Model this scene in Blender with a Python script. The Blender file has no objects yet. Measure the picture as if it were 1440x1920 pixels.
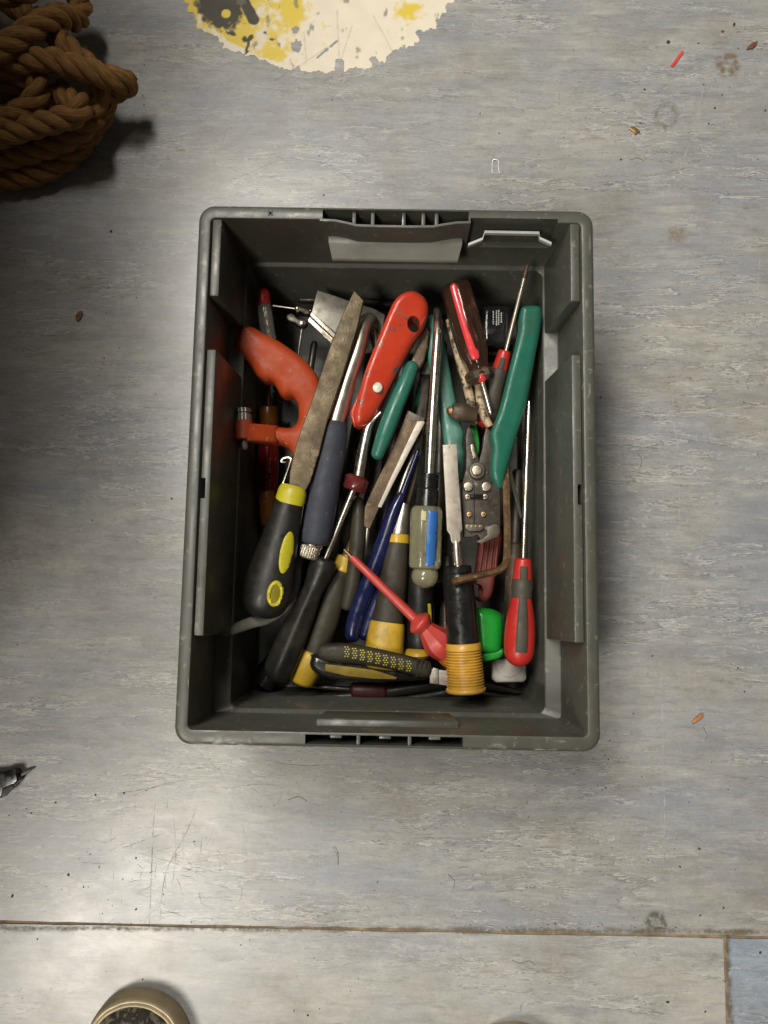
import bpy, bmesh, math, random
from mathutils import Vector, Matrix, noise, geometry
from mathutils.bvhtree import BVHTree

random.seed(7)
sc = bpy.context.scene
COL = sc.collection

# ------------------------------------------------------------------ camera
FPX, PW, PH = 1500.0, 1440.0, 1920.0
CAM = Vector((-0.00153, -0.10260, 0.74323))
ROT = (0.120686, 0.003869, 0.017789)
cd = bpy.data.cameras.new('camera')
cam = bpy.data.objects.new('camera', cd)
COL.objects.link(cam)
cam.location = CAM
cam.rotation_euler = ROT
cd.sensor_fit = 'VERTICAL'
cd.sensor_height = 24.0
cd.lens = 24.0 * FPX / PH
cd.clip_start = 0.01
cd.clip_end = 50
sc.camera = cam

# ------------------------------------------------------------------ world, lamps, exposure
w = bpy.data.worlds.new('World')
sc.world = w
w.use_nodes = True
bg = w.node_tree.nodes['Background']
bg.inputs[0].default_value = (1.0, 0.93, 0.83, 1)
bg.inputs[1].default_value = 0.04


def area(name, loc, size, size_y, power, color, target=(0, 0, 0)):
    ld = bpy.data.lights.new(name, 'AREA')
    ld.shape = 'RECTANGLE'
    ld.size = size
    ld.size_y = size_y
    ld.energy = power
    ld.color = color
    o = bpy.data.objects.new(name, ld)
    COL.objects.link(o)
    o.location = loc
    o.rotation_euler = (Vector(target) - Vector(loc)).to_track_quat('-Z', 'Y').to_euler()
    return o


area('ceiling_lamp_overhead', (-0.74, 0.46, 2.30), 0.45, 0.45, 24, (1.0, 0.955, 0.88), (0, 0.1, 0))
area('ceiling_lamp_far', (-0.52, 1.10, 2.30), 0.55, 0.55, 34, (1.0, 0.955, 0.88))
area('ceiling_lamp_near', (-0.90, -1.20, 2.30), 0.42, 0.80, 41, (1.0, 0.94, 0.84))

sc.view_settings.view_transform = 'Standard'
sc.view_settings.look = 'None'
sc.view_settings.exposure = 0.0
sc.view_settings.gamma = 1.0
sc.view_settings.use_curve_mapping = False
sc.cycles.max_bounces = 10
sc.cycles.transmission_bounces = 8
sc.cycles.use_denoising = True

# ------------------------------------------------------------------ measuring helpers
RM = cam.rotation_euler.to_matrix()


def P(px, py, zmm):
    """photo pixel + height above the floor in mm -> world point"""
    d = RM @ Vector(((px - PW / 2) / FPX, -(py - PH / 2) / FPX, -1.0))
    t = (zmm / 1000.0 - CAM.z) / d.z
    return CAM + d * t


def S(px, zmm):
    """length in photo pixels at height z -> metres"""
    return px * (CAM.z - zmm / 1000.0) / FPX


# ------------------------------------------------------------------ materials
MATS = {}


def mat(name, col, rough=0.5, metal=0.0, var=0.25, scale=60.0, bump=0.0, bscale=400.0,
        wear=None, wear_amt=0.0, wear_scale=90.0, trans=0.0, dirt=0.0, rvar=0.15, coat=0.0,
        stretch=(1, 1, 1), wear_metal=0.0, spec=0.5, sss=0.0, uv=False, ior=1.5):
    if name in MATS:
        return MATS[name]
    m = bpy.data.materials.new(name)
    m.use_nodes = True
    nt = m.node_tree
    N, L = nt.nodes, nt.links
    b = N['Principled BSDF']
    tc = N.new('ShaderNodeTexCoord')
    mp = N.new('ShaderNodeMapping')
    mp.inputs['Scale'].default_value = stretch
    L.new(tc.outputs['UV' if uv else 'Object'], mp.inputs['Vector'])

    def nz(sc_, det=4.0, ro=0.55, dist=0.0):
        n = N.new('ShaderNodeTexNoise')
        n.inputs['Scale'].default_value = sc_
        n.inputs['Detail'].default_value = det
        n.inputs['Roughness'].default_value = ro
        n.inputs['Distortion'].default_value = dist
        L.new(mp.outputs[0], n.inputs['Vector'])
        return n

    def mix(fac, a, c):
        x = N.new('ShaderNodeMix')
        x.data_type = 'RGBA'
        if isinstance(fac, float):
            x.inputs[0].default_value = fac
        else:
            L.new(fac, x.inputs[0])
        for s, v in ((x.inputs[6], a), (x.inputs[7], c)):
            if hasattr(v, 'links'):
                L.new(v, s)
            else:
                s.default_value = (*v[:3], 1)
        return x.outputs[2]

    def ramp(src, a, c):
        r = N.new('ShaderNodeMapRange')
        r.inputs[1].default_value = a
        r.inputs[2].default_value = c
        L.new(src, r.inputs[0])
        return r.outputs[0]

    n1 = nz(scale)
    lo = [c * (1 - var) for c in col]
    hi = [min(1, c * (1 + var)) for c in col]
    out = mix(ramp(n1.outputs[0], 0.3, 0.7), lo, hi)
    if dirt > 0:
        n3 = nz(scale * 0.45, 6, 0.7)
        f = ramp(n3.outputs[0], 0.50, 0.72)
        mu = N.new('ShaderNodeMath')
        mu.operation = 'MULTIPLY'
        mu.inputs[1].default_value = dirt
        L.new(f, mu.inputs[0])
        out = mix(mu.outputs[0], out, (0.055, 0.045, 0.03))
    if wear:
        n2 = nz(wear_scale, 8, 0.68)
        t = 1 - wear_amt
        f = ramp(n2.outputs[0], 0.35 + 0.3 * t, 0.40 + 0.3 * t)
        out = mix(f, out, wear)
        if wear_metal != metal:
            mm = N.new('ShaderNodeMapRange')
            mm.inputs[3].default_value = metal
            mm.inputs[4].default_value = wear_metal
            L.new(f, mm.inputs[0])
            L.new(mm.outputs[0], b.inputs['Metallic'])
    L.new(out, b.inputs['Base Color'])
    if not (wear and wear_metal != metal):
        b.inputs['Metallic'].default_value = metal
    n4 = nz(scale * 2.3, 5, 0.6)
    mr = N.new('ShaderNodeMapRange')
    mr.inputs[1].default_value = 0.3
    mr.inputs[2].default_value = 0.7
    mr.inputs[3].default_value = max(0.03, rough - rvar)
    mr.inputs[4].default_value = min(1, rough + rvar)
    L.new(n4.outputs[0], mr.inputs[0])
    L.new(mr.outputs[0], b.inputs['Roughness'])
    if bump > 0:
        n5 = nz(bscale, 4, 0.6)
        bp = N.new('ShaderNodeBump')
        bp.inputs['Strength'].default_value = bump
        bp.inputs['Distance'].default_value = 0.0006
        L.new(n5.outputs[0], bp.inputs['Height'])
        L.new(bp.outputs[0], b.inputs['Normal'])
    b.inputs['Transmission Weight'].default_value = trans
    b.inputs['IOR'].default_value = ior
    b.inputs['Coat Weight'].default_value = coat
    b.inputs['Specular IOR Level'].default_value = spec
    if sss:
        b.inputs['Subsurface Weight'].default_value = sss
        b.inputs['Subsurface Radius'].default_value = (0.004, 0.002, 0.001)
    MATS[name] = m
    return m


BOXP = mat('crate_plastic', (0.067, 0.069, 0.056), 0.40, var=0.10, scale=25, bump=0.12, bscale=900, dirt=0.35,
           wear=(0.14, 0.135, 0.11), wear_amt=0.16, wear_scale=140)
DARKHOLE = mat('dark_plastic_inside', (0.02, 0.02, 0.018), 0.6)
ORANGE = mat('orange_rubber', (0.34, 0.047, 0.011), 0.5, var=0.14, scale=40, bump=0.25, bscale=1200, dirt=0.45,
             wear=(0.40, 0.20, 0.13), wear_amt=0.10, wear_scale=150, spec=0.22)
RUSTSTEEL = mat('rusty_file_steel', (0.095, 0.073, 0.044), 0.5, 0.75, var=0.35, scale=45, bump=0.5, bscale=700,
                wear=(0.17, 0.115, 0.055), wear_amt=0.22, wear_scale=55, dirt=0.5)
STEEL = mat('worn_steel', (0.46, 0.42, 0.35), 0.36, 0.9, var=0.18, scale=60, bump=0.10, bscale=800, dirt=0.35)
STEELFLAT = mat('brushed_blade_steel', (0.40, 0.36, 0.30), 0.50, 0.7, var=0.12, scale=80, bump=0.10, bscale=600, dirt=0.25,
                wear=(0.28, 0.22, 0.15), wear_amt=0.14, wear_scale=200)
CHROME = mat('chrome', (0.76, 0.71, 0.62), 0.28, 1.0, var=0.08, scale=60, rvar=0.07, dirt=0.25)
DULLSTEEL = mat('dull_dark_steel', (0.12, 0.105, 0.085), 0.45, 0.8, var=0.3, scale=70, bump=0.25, bscale=600, dirt=0.5)
DARKMETAL = mat('black_oxide_steel', (0.050, 0.042, 0.033), 0.42, 0.6, var=0.35, scale=80, bump=0.25, bscale=700,
                wear=(0.19, 0.14, 0.085), wear_amt=0.14, wear_scale=120)
BROWNSTEEL = mat('brown_rusted_chisel', (0.105, 0.072, 0.044), 0.5, 0.65, var=0.4, scale=50, bump=0.5, bscale=500,
                 wear=(0.19, 0.12, 0.065), wear_amt=0.25, wear_scale=90, dirt=0.6)
RUSTKEY = mat('rusted_hex_key', (0.24, 0.145, 0.075), 0.42, 0.75, var=0.4, scale=120, bump=0.5, bscale=600,
              wear=(0.50, 0.40, 0.27), wear_amt=0.22, wear_scale=160, wear_metal=0.9)
BLACKRUB = mat('black_rubber', (0.013, 0.012, 0.010), 0.42, spec=0.35, var=0.25, scale=60, bump=0.15, bscale=1200, dirt=0.3) 
BLACKPL = mat('black_plastic', (0.010, 0.010, 0.009), 0.27, var=0.25, scale=60, dirt=0.25)
OLIVEGRIP = mat('dirty_black_grip', (0.034, 0.029, 0.019), 0.55, spec=0.3, var=0.3, scale=50, bump=0.4, bscale=500, dirt=0.4) 
GREYGRIP = mat('blue_grey_foam_grip', (0.038, 0.042, 0.056), 0.62, spec=0.3, var=0.15, scale=60, bump=0.3, bscale=1500, 
               wear=(0.13, 0.125, 0.12), wear_amt=0.06, wear_scale=200)
YELLOW = mat('yellow_plastic', (0.47, 0.30, 0.022), 0.42, var=0.12, scale=60, bump=0.1, bscale=700, dirt=0.5,
             wear=(0.22, 0.14, 0.03), wear_amt=0.13, wear_scale=180)
LEMON = mat('lemon_yellow_inset', (0.43, 0.38, 0.018), 0.42, var=0.1, scale=60, dirt=0.5)
AMBERYEL = mat('amber_yellow_plastic', (0.52, 0.29, 0.038), 0.38, var=0.12, scale=60, dirt=0.55,
               wear=(0.20, 0.13, 0.05), wear_amt=0.13, wear_scale=170)
REDPAINT = mat('chipped_red_paint', (0.46, 0.040, 0.016), 0.30, var=0.12, scale=35, bump=0.15, bscale=500, dirt=0.3,
               wear=(0.17, 0.15, 0.13), wear_amt=0.22, wear_scale=75, wear_metal=0.6)
REDPL = mat('red_plastic', (0.40, 0.022, 0.016), 0.36, var=0.10, scale=60, bump=0.1, bscale=900, dirt=0.25)
REDINS = mat('red_insulation', (0.44, 0.045, 0.034), 0.42, var=0.12, scale=60, bump=0.15, bscale=700, dirt=0.3)
ORANGEPL = mat('orange_translucent_plastic', (0.50, 0.15, 0.02), 0.4, var=0.2, dirt=0.3)
DARKRED = mat('dark_red_plastic', (0.13, 0.020, 0.013), 0.45, var=0.25, scale=60, dirt=0.4)
MAROON = mat('maroon_plastic', (0.10, 0.014, 0.014), 0.25, var=0.25, dirt=0.2, coat=0.3)
TEAL = mat('teal_vinyl', (0.012, 0.118, 0.078), 0.40, var=0.10, scale=40, bump=0.12, bscale=900, dirt=0.55)
TEALLIT = mat('lit_teal_vinyl', (0.055, 0.175, 0.130), 0.42, var=0.12, scale=40, bump=0.12, bscale=900, dirt=0.55)  # left stripper handle: same vinyl coloured paler, as if lit
TEALDIP = mat('dipped_teal_grip', (0.022, 0.130, 0.092), 0.36, var=0.12, scale=40, bump=0.12, bscale=900, dirt=0.55)
NAVY = mat('navy_vinyl', (0.007, 0.010, 0.048), 0.26, var=0.2, scale=50, dirt=0.25, coat=0.2)
GREENPL = mat('bright_green_plastic', (0.011, 0.25, 0.026), 0.35, var=0.12, scale=40, dirt=0.2, sss=0.1)
WHITEPL = mat('white_plastic', (0.48, 0.45, 0.40), 0.4, var=0.06, scale=40, dirt=0.3)
CREAM = mat('cream_worn_paint', (0.40, 0.31, 0.19), 0.55, var=0.3, scale=120, bump=0.4, bscale=500,
            wear=(0.06, 0.045, 0.03), wear_amt=0.45, wear_scale=130)
BROWNGRIP = mat('dark_brown_grip', (0.055, 0.035, 0.02), 0.5, var=0.35, scale=70, bump=0.3, bscale=500,
                wear=(0.16, 0.10, 0.055), wear_amt=0.22, wear_scale=100)
BRASS = mat('brass_screw', (0.46, 0.31, 0.14), 0.32, 0.9, var=0.15)
NICKEL = mat('nickel_rivet', (0.46, 0.41, 0.32), 0.34, 0.85, var=0.12, dirt=0.35)
AMBERGLASS = mat('brown_clear_plastic', (0.13, 0.065, 0.040), 0.14, var=0.15, trans=0.80, rvar=0.08, dirt=0.5)
REDCORE = mat('red_inner_core', (0.62, 0.045, 0.050), 0.22, var=0.08, coat=0.5)
CLEAROLIVE = mat('yellowed_clear_plastic', (0.52, 0.50, 0.32), 0.16, var=0.15, trans=0.72, rvar=0.08, dirt=0.55)
CLEARTUBE = mat('clear_plastic', (0.55, 0.52, 0.45), 0.12, var=0.1, trans=0.8, rvar=0.06, dirt=0.3)
REDGLASS = mat('red_clear_plastic', (0.24, 0.014, 0.010), 0.2, var=0.15, trans=0.45, dirt=0.2)
AMBERPL = mat('amber_clear_plastic', (0.24, 0.085, 0.012), 0.2, var=0.2, trans=0.4, dirt=0.3)
BLUEPL = mat('blue_plastic', (0.025, 0.12, 0.37), 0.32, var=0.08, scale=40, dirt=0.12)
CABLE = mat('grey_cable_sheath', (0.20, 0.195, 0.165), 0.5, var=0.15, scale=80, dirt=0.4)
BRIGHTAL = mat('bright_aluminium', (0.80, 0.73, 0.60), 0.30, 0.75, var=0.08, scale=80)
BRUSHED = mat('brushed_tube_steel', (0.66, 0.60, 0.49), 0.36, 0.95, var=0.12, scale=50, rvar=0.08, dirt=0.3)
GREYAL = mat('grey_galvanised_steel', (0.23, 0.215, 0.18), 0.42, 0.7, var=0.18, scale=60, bump=0.1, dirt=0.3)
PRINTBLK = mat('dark_print', (0.03, 0.05, 0.04), 0.5)
PRINTWHT = mat('white_print', (0.55, 0.55, 0.52), 0.5)
ROPEM = mat('manila_fibre', (0.285, 0.148, 0.052), 0.8, var=0.55, scale=5, bump=1.0, bscale=7, uv=True,
            stretch=(0.22, 7.0, 1), spec=0.15, dirt=0.35)
for n_ in MATS['manila_fibre'].node_tree.nodes:
    if n_.type == 'BUMP':
        n_.inputs['Distance'].default_value = 0.0015
FOXING = mat('tan_shoe_rubber', (0.33, 0.255, 0.145), 0.5, var=0.1, scale=60, bump=0.1, dirt=0.4)
PIPING = mat('cream_shoe_rubber', (0.68, 0.57, 0.37), 0.45, var=0.1, scale=80, dirt=0.6)
CANVAS = mat('dark_patterned_canvas', (0.030, 0.022, 0.018), 0.75, var=0.3, scale=200, bump=0.6, bscale=1800,
             wear=(0.17, 0.15, 0.11), wear_amt=0.5, wear_scale=120)
LACE = mat('dark_lace', (0.05, 0.042, 0.035), 0.8, bump=0.5, bscale=1500)
CRUMB = mat('brown_crumb', (0.065, 0.045, 0.03), 0.8, var=0.6, scale=30)
REDBIT = mat('red_plastic_bit', (0.62, 0.055, 0.055), 0.4)
CHIP = mat('orange_wood_chip', (0.42, 0.16, 0.05), 0.6, var=0.3, scale=300)
FLAKE = mat('brown_flake', (0.15, 0.06, 0.025), 0.7, var=0.4, scale=300)

# ------------------------------------------------------------------ mesh helpers


def thing(name, label, cat, loc, group=None):
    o = bpy.data.objects.new(name, None)
    o.empty_display_size = 0.02
    COL.objects.link(o)
    o.location = loc
    o['label'] = label
    o['category'] = cat
    if group:
        o['group'] = group
    return o


def root_of(o):
    v = Vector((0, 0, 0))
    while o is not None:
        v = v + o.location
        o = o.parent
    return v


def finish(name, bm, m, parent=None, sharp=38, recalc=True, smooth=True):
    if recalc:
        bmesh.ops.recalc_face_normals(bm, faces=bm.faces[:])
    off = root_of(parent) if parent else Vector((0, 0, 0))
    if parent:
        bmesh.ops.translate(bm, verts=bm.verts[:], vec=-off)
    me = bpy.data.meshes.new(name)
    bm.to_mesh(me)
    bm.free()
    if smooth:
        me.polygons.foreach_set('use_smooth', [True] * len(me.polygons))
        me.set_sharp_from_angle(angle=math.radians(sharp))
    if m:
        me.materials.append(m)
    o = bpy.data.objects.new(name, me)
    COL.objects.link(o)
    if parent:
        o.parent = parent
    return o


def tag(o, label, cat, group=None, kind=None):
    o['label'] = label
    o['category'] = cat
    if group:
        o['group'] = group
    if kind:
        o['kind'] = kind
    return o


def cr(pts, n=6, closed=False):
    """Catmull-Rom through Vector points"""
    out = []
    k = len(pts)
    rng = range(k) if closed else range(k - 1)
    for i in rng:
        if closed:
            a, b, c, d = pts[(i - 1) % k], pts[i], pts[(i + 1) % k], pts[(i + 2) % k]
        else:
            a, b, c, d = pts[max(i - 1, 0)], pts[i], pts[i + 1], pts[min(i + 2, k - 1)]
        for j in range(n):
            t = j / n
            out.append(0.5 * ((2 * b) + (c - a) * t + (2 * a - 5 * b + 4 * c - d) * t * t + (3 * b - a - 3 * c + d) * t ** 3))
    if not closed:
        out.append(pts[-1].copy())
    return out


def crs(vals, n=6):
    v = cr([Vector((x, 0, 0)) for x in vals], n)
    return [q.x for q in v]


def frames(path, up=Vector((0, 0, 1))):
    """tangent, side, normal per point by parallel transport"""
    k = len(path)
    T = []
    for i in range(k):
        d = path[min(i + 1, k - 1)] - path[max(i - 1, 0)]
        T.append(d.normalized() if d.length > 1e-9 else Vector((0, 1, 0)))
    n = up - T[0] * up.dot(T[0])
    if n.length < 1e-4:
        n = Vector((1, 0, 0)) - T[0] * T[0].x
    n.normalize()
    F = []
    for i in range(k):
        n = n - T[i] * n.dot(T[i])
        n.normalize()
        F.append((T[i], n.cross(T[i]), n.copy()))
    return F


def sweep(bm, path, radii, seg=16, squash=1.0, sec=None, caps=True, up=Vector((0, 0, 1)), phase=0.0):
    """tube along a path; radii per point; squash = height/width; sec(theta) multiplies the radius"""
    F = frames(path, up)
    uvl = bm.loops.layers.uv.verify()
    rings = []
    s = 0.0
    ss = []
    for i, p in enumerate(path):
        if i:
            s += (p - path[i - 1]).length
        ss.append(s)
        t, x, n = F[i]
        r = radii[i]
        ring = []
        for j in range(seg):
            a = 2 * math.pi * j / seg + phase
            m_ = sec(a, i / (len(path) - 1)) if sec else 1.0
            ring.append(bm.verts.new(p + x * (math.cos(a) * r * m_) + n * (math.sin(a) * r * m_ * squash)))
        rings.append(ring)
    for i in range(len(rings) - 1):
        for j in range(seg):
            f = bm.faces.new((rings[i][j], rings[i][(j + 1) % seg], rings[i + 1][(j + 1) % seg], rings[i + 1][j]))
            us = (ss[i] * 100, ss[i] * 100, ss[i + 1] * 100, ss[i + 1] * 100)
            vs = (j / seg, (j + 1) / seg, (j + 1) / seg, j / seg)
            for lp, u_, v_ in zip(f.loops, us, vs):
                lp[uvl].uv = (u_, v_)
    if caps:
        bm.faces.new(rings[0][::-1])
        bm.faces.new(rings[-1])


def rod(name, p0, p1, prof, m, parent, seg=20, squash=1.0, sec=None, phase=0.0, sharp=38, px=True):
    """body of revolution between two (px,py,z) points; prof = [(fraction, half width px)]"""
    a, b = P(*p0), P(*p1)
    bm = bmesh.new()
    path, rad = [], []
    for f, r in prof:
        z = p0[2] + (p1[2] - p0[2]) * f
        path.append(a.lerp(b, f))
        rad.append(S(r, z) if px else r)
    # frames need distinct points; keep axis fixed
    d = (b - a).normalized()
    up = Vector((0, 0, 1))
    n = (up - d * up.dot(d)).normalized()
    x = n.cross(d)
    rings = []
    for i, (p, r) in enumerate(zip(path, rad)):
        ring = []
        for j in range(seg):
            an = 2 * math.pi * j / seg + phase
            mm_ = sec(an, prof[i][0]) if sec else 1.0
            ring.append(bm.verts.new(p + x * (math.cos(an) * r * mm_) + n * (math.sin(an) * r * mm_ * squash)))
        rings.append(ring)
    for i in range(len(rings) - 1):
        for j in range(seg):
            bm.faces.new((rings[i][j], rings[i][(j + 1) % seg], rings[i + 1][(j + 1) % seg], rings[i + 1][j]))
    bm.faces.new(rings[0][::-1])
    bm.faces.new(rings[-1])
    return finish(name, bm, m, parent, sharp)


def rounded(prof, k=4, e=0.03):
    """round both ends of a profile"""
    (f0, r0), (f1, r1) = prof[0], prof[-1]
    a = [(f0 + e * (1 - math.cos(math.pi / 2 * i / k)), max(0.05, r0 * math.sin(math.pi / 2 * i / k) + 0.001)) for i in range(1, k)]
    a = [(f0, r0 * 0.12)] + a
    b = [(f1 - e * (1 - math.cos(math.pi / 2 * i / k)), r1 * math.sin(math.pi / 2 * i / k)) for i in range(k - 1, 0, -1)] + [(f1, r1 * 0.12)]
    mid = [(f0 + e, r0)] + list(prof[1:-1]) + [(f1 - e, r1)]
    return a + mid + b


def sm(prof, n=5):
    fs = crs([p[0] for p in prof], n)
    rs = crs([p[1] for p in prof], n)
    return list(zip(fs, rs))


def wire(name, pts, wpx, m, parent, seg=12, n=6, squash=1.0, sec=None, smoothp=True, tip=None):
    """tube through (px,py,z) points, wpx half widths (number or list)"""
    w_ = wpx if isinstance(wpx, (list, tuple)) else [wpx] * len(pts)
    V = [P(*q) for q in pts]
    R = [S(a, q[2]) for a, q in zip(w_, pts)]
    if smoothp:
        V2, R2 = cr(V, n), crs(R, n)
    else:
        V2, R2 = V, R
    if tip is not None:      # rounded ends
        for end in (0, -1):
            p, r = V2[end], R2[end]
            q = V2[1] if end == 0 else V2[-2]
            d = (p - q).normalized()
            ex = [(p + d * r * tip * math.sin(math.pi / 2 * i / 4), max(r * math.cos(math.pi / 2 * i / 4), r * 0.1)) for i in range(1, 5)]
            if end == 0:
                ex = ex[::-1]
                V2 = [e_[0] for e_ in ex] + V2
                R2 = [e_[1] for e_ in ex] + R2
            else:
                V2 = V2 + [e_[0] for e_ in ex]
                R2 = R2 + [e_[1] for e_ in ex]
    bm = bmesh.new()
    sweep(bm, V2, R2, seg, squash, sec)
    return finish(name, bm, m, parent)


def zplane(a, b, c):
    """z (mm) as a plane through three (px,py,z)"""
    A, B, C = Vector(a), Vector(b), Vector(c)
    n = (B - A).cross(C - A)
    return lambda x, y: A.z - (n.x * (x - A.x) + n.y * (y - A.y)) / n.z


TOPS = {}


def dome(name, V, T, r, m, parent, sharp):
    """solid with edges rounded by distance to the outline, safe on concave outlines"""
    n = len(V)
    V2 = [v.to_2d() for v in V]
    # plane of the top
    c = sum(V, Vector()) / n
    sxx = sxy = syy = sxz = syz = 0.0
    for v in V:
        d = v - c
        sxx += d.x * d.x; sxy += d.x * d.y; syy += d.y * d.y; sxz += d.x * d.z; syz += d.y * d.z
    det = sxx * syy - sxy * sxy
    gx = (sxz * syy - syz * sxy) / det
    gy = (syz * sxx - sxz * sxy) / det
    # dense outline
    D = []
    for i in range(n):
        a, b = V2[i], V2[(i + 1) % n]
        k = max(1, int((b - a).length / 0.0016))
        for j in range(k):
            D.append(a.lerp(b, j / k))
    nD = len(D)
    segs = [(D[i], D[(i + 1) % nD]) for i in range(nD)]

    def dist(p):
        best = 1e9
        for a, b in segs:
            ab = b - a
            t = max(0.0, min(1.0, (p - a).dot(ab) / max(1e-12, ab.length_squared)))
            d2 = (p - a - ab * t).length_squared
            if d2 < best:
                best = d2
        return math.sqrt(best)

    def inside(p):
        c_ = False
        for a, b in segs:
            if (a.y > p.y) != (b.y > p.y) and p.x < (b.x - a.x) * (p.y - a.y) / (b.y - a.y) + a.x:
                c_ = not c_
        return c_

    def drop(d):
        if d >= r:
            return 0.0
        return r - math.sqrt(max(0.0, r * r - (r - d) ** 2))
    pts = [p.copy() for p in D]
    dd = [0.0] * nD
    for fr in (0.05, 0.17, 0.36, 0.62, 1.0):
        ins = r * fr
        for i in range(nD):
            e = (D[(i + 1) % nD] - D[i - 1])
            nn = Vector((-e.y, e.x)).normalized()
            p = D[i] + nn * ins
            q = dist(p)
            if q > ins * 0.93 and inside(p) and (fr < 0.3 or i % 2 == 0):
                pts.append(p)
                dd.append(q)
    x0, x1 = min(p.x for p in D), max(p.x for p in D)
    y0, y1 = min(p.y for p in D), max(p.y for p in D)
    st = max(0.0022, min(x1 - x0, y1 - y0) / 14)
    yy = y0
    row = 0
    while yy < y1:
        xx = x0 + (st / 2 if row % 2 else 0)
        while xx < x1:
            p = Vector((xx, yy))
            if inside(p):
                q = dist(p)
                if q > st * 0.45:
                    pts.append(p)
                    dd.append(q)
            xx += st
        yy += st
        row += 1
    ov, oe, of, ovi, oei, ofi = geometry.delaunay_2d_cdt(pts, [(i, (i + 1) % nD) for i in range(nD)], [], 1, 1e-7)
    bm = bmesh.new()

    def base_z(p):
        return c.z + gx * (p.x - c.x) + gy * (p.y - c.y)
    top, bot = [], []
    for p, src in zip(ov, ovi):
        d = dd[src[0]] if src else dist(p)
        dz = drop(d)
        z = base_z(p)
        top.append(bm.verts.new((p.x, p.y, z - dz)))
        bot.append(bm.verts.new((p.x, p.y, z - T + dz)))
    cnt = {}
    for f in of:
        cen = (ov[f[0]] + ov[f[1]] + ov[f[2]]) / 3
        if not inside(cen):
            continue
        bm.faces.new([top[i] for i in f])
        bm.faces.new([bot[i] for i in reversed(f)])
        for a, b in ((f[0], f[1]), (f[1], f[2]), (f[2], f[0])):
            cnt[(a, b)] = cnt.get((a, b), 0) + 1
    if T - 2 * r > 1e-5:
        for (a, b) in cnt:
            if (b, a) not in cnt:
                bm.faces.new((top[b], top[a], bot[a], bot[b]))
    for v in [v for v in bm.verts if not v.link_faces]:
        bm.verts.remove(v)
    bmesh.ops.remove_doubles(bm, verts=bm.verts[:], dist=1e-6)
    o = finish(name, bm, m, parent, max(sharp, 50))
    TOPS[o.name] = lambda p: base_z(p) - drop(dist(p) if inside(p) else 0.0)
    return o


def slab(name, outline, zf, T, r, m, parent, smoothn=0, k=4, bottom_r=None, sharp=45, sink=0.0):
    """solid from a pixel outline: top at zf(px,py) mm, thickness T mm, edge rounding r mm"""
    z_ = zf if callable(zf) else (lambda x, y: zf)
    V = [P(x, y, z_(x, y) - sink) for x, y in outline]
    if smoothn:
        V = cr(V, smoothn, True)
    # orientation
    ar = sum(V[i].x * V[(i + 1) % len(V)].y - V[(i + 1) % len(V)].x * V[i].y for i in range(len(V)))
    if ar < 0:
        V.reverse()
    kN = len(V)
    Nn = []
    for i in range(kN):
        e0 = (V[i] - V[i - 1]).to_2d()
        e1 = (V[(i + 1) % kN] - V[i]).to_2d()
        n0 = Vector((-e0.y, e0.x)).normalized() if e0.length > 1e-9 else Vector((0, 0))
        n1 = Vector((-e1.y, e1.x)).normalized() if e1.length > 1e-9 else Vector((0, 0))
        n = n0 + n1
        if n.length < 1e-6:
            n = n1
        n.normalize()
        c = max(0.45, n.dot(n1)) if not smoothn else 1.0
        Nn.append(n / c)
    if r >= 2.0:
        return dome(name, V, T / 1000, r / 1000, m, parent, sharp)
    T, r = T / 1000, r / 1000
    rb = r if bottom_r is None else bottom_r / 1000
    bm = bmesh.new()
    rings = []
    for q in range(k + 1):
        a = math.pi / 2 * q / k
        ins, dz = r * (1 - math.sin(a)), r * (1 - math.cos(a))
        rings.append([bm.verts.new((v.x + n.x * ins, v.y + n.y * ins, v.z - dz)) for v, n in zip(V, Nn)])
    for q in range(k + 1):
        a = math.pi / 2 * (1 - q / k)
        ins, dz = rb * (1 - math.sin(a)), T - rb * (1 - math.cos(a))
        rings.append([bm.verts.new((v.x + n.x * ins, v.y + n.y * ins, v.z - dz)) for v, n in zip(V, Nn)])
    for a, b in zip(rings, rings[1:]):
        for j in range(kN):
            bm.faces.new((a[j], a[(j + 1) % kN], b[(j + 1) % kN], b[j]))
    f1 = bm.faces.new(rings[0])
    f2 = bm.faces.new(rings[-1][::-1])
    bmesh.ops.remove_doubles(bm, verts=bm.verts[:], dist=1e-6)
    return finish(name, bm, m, parent, sharp)


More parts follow.
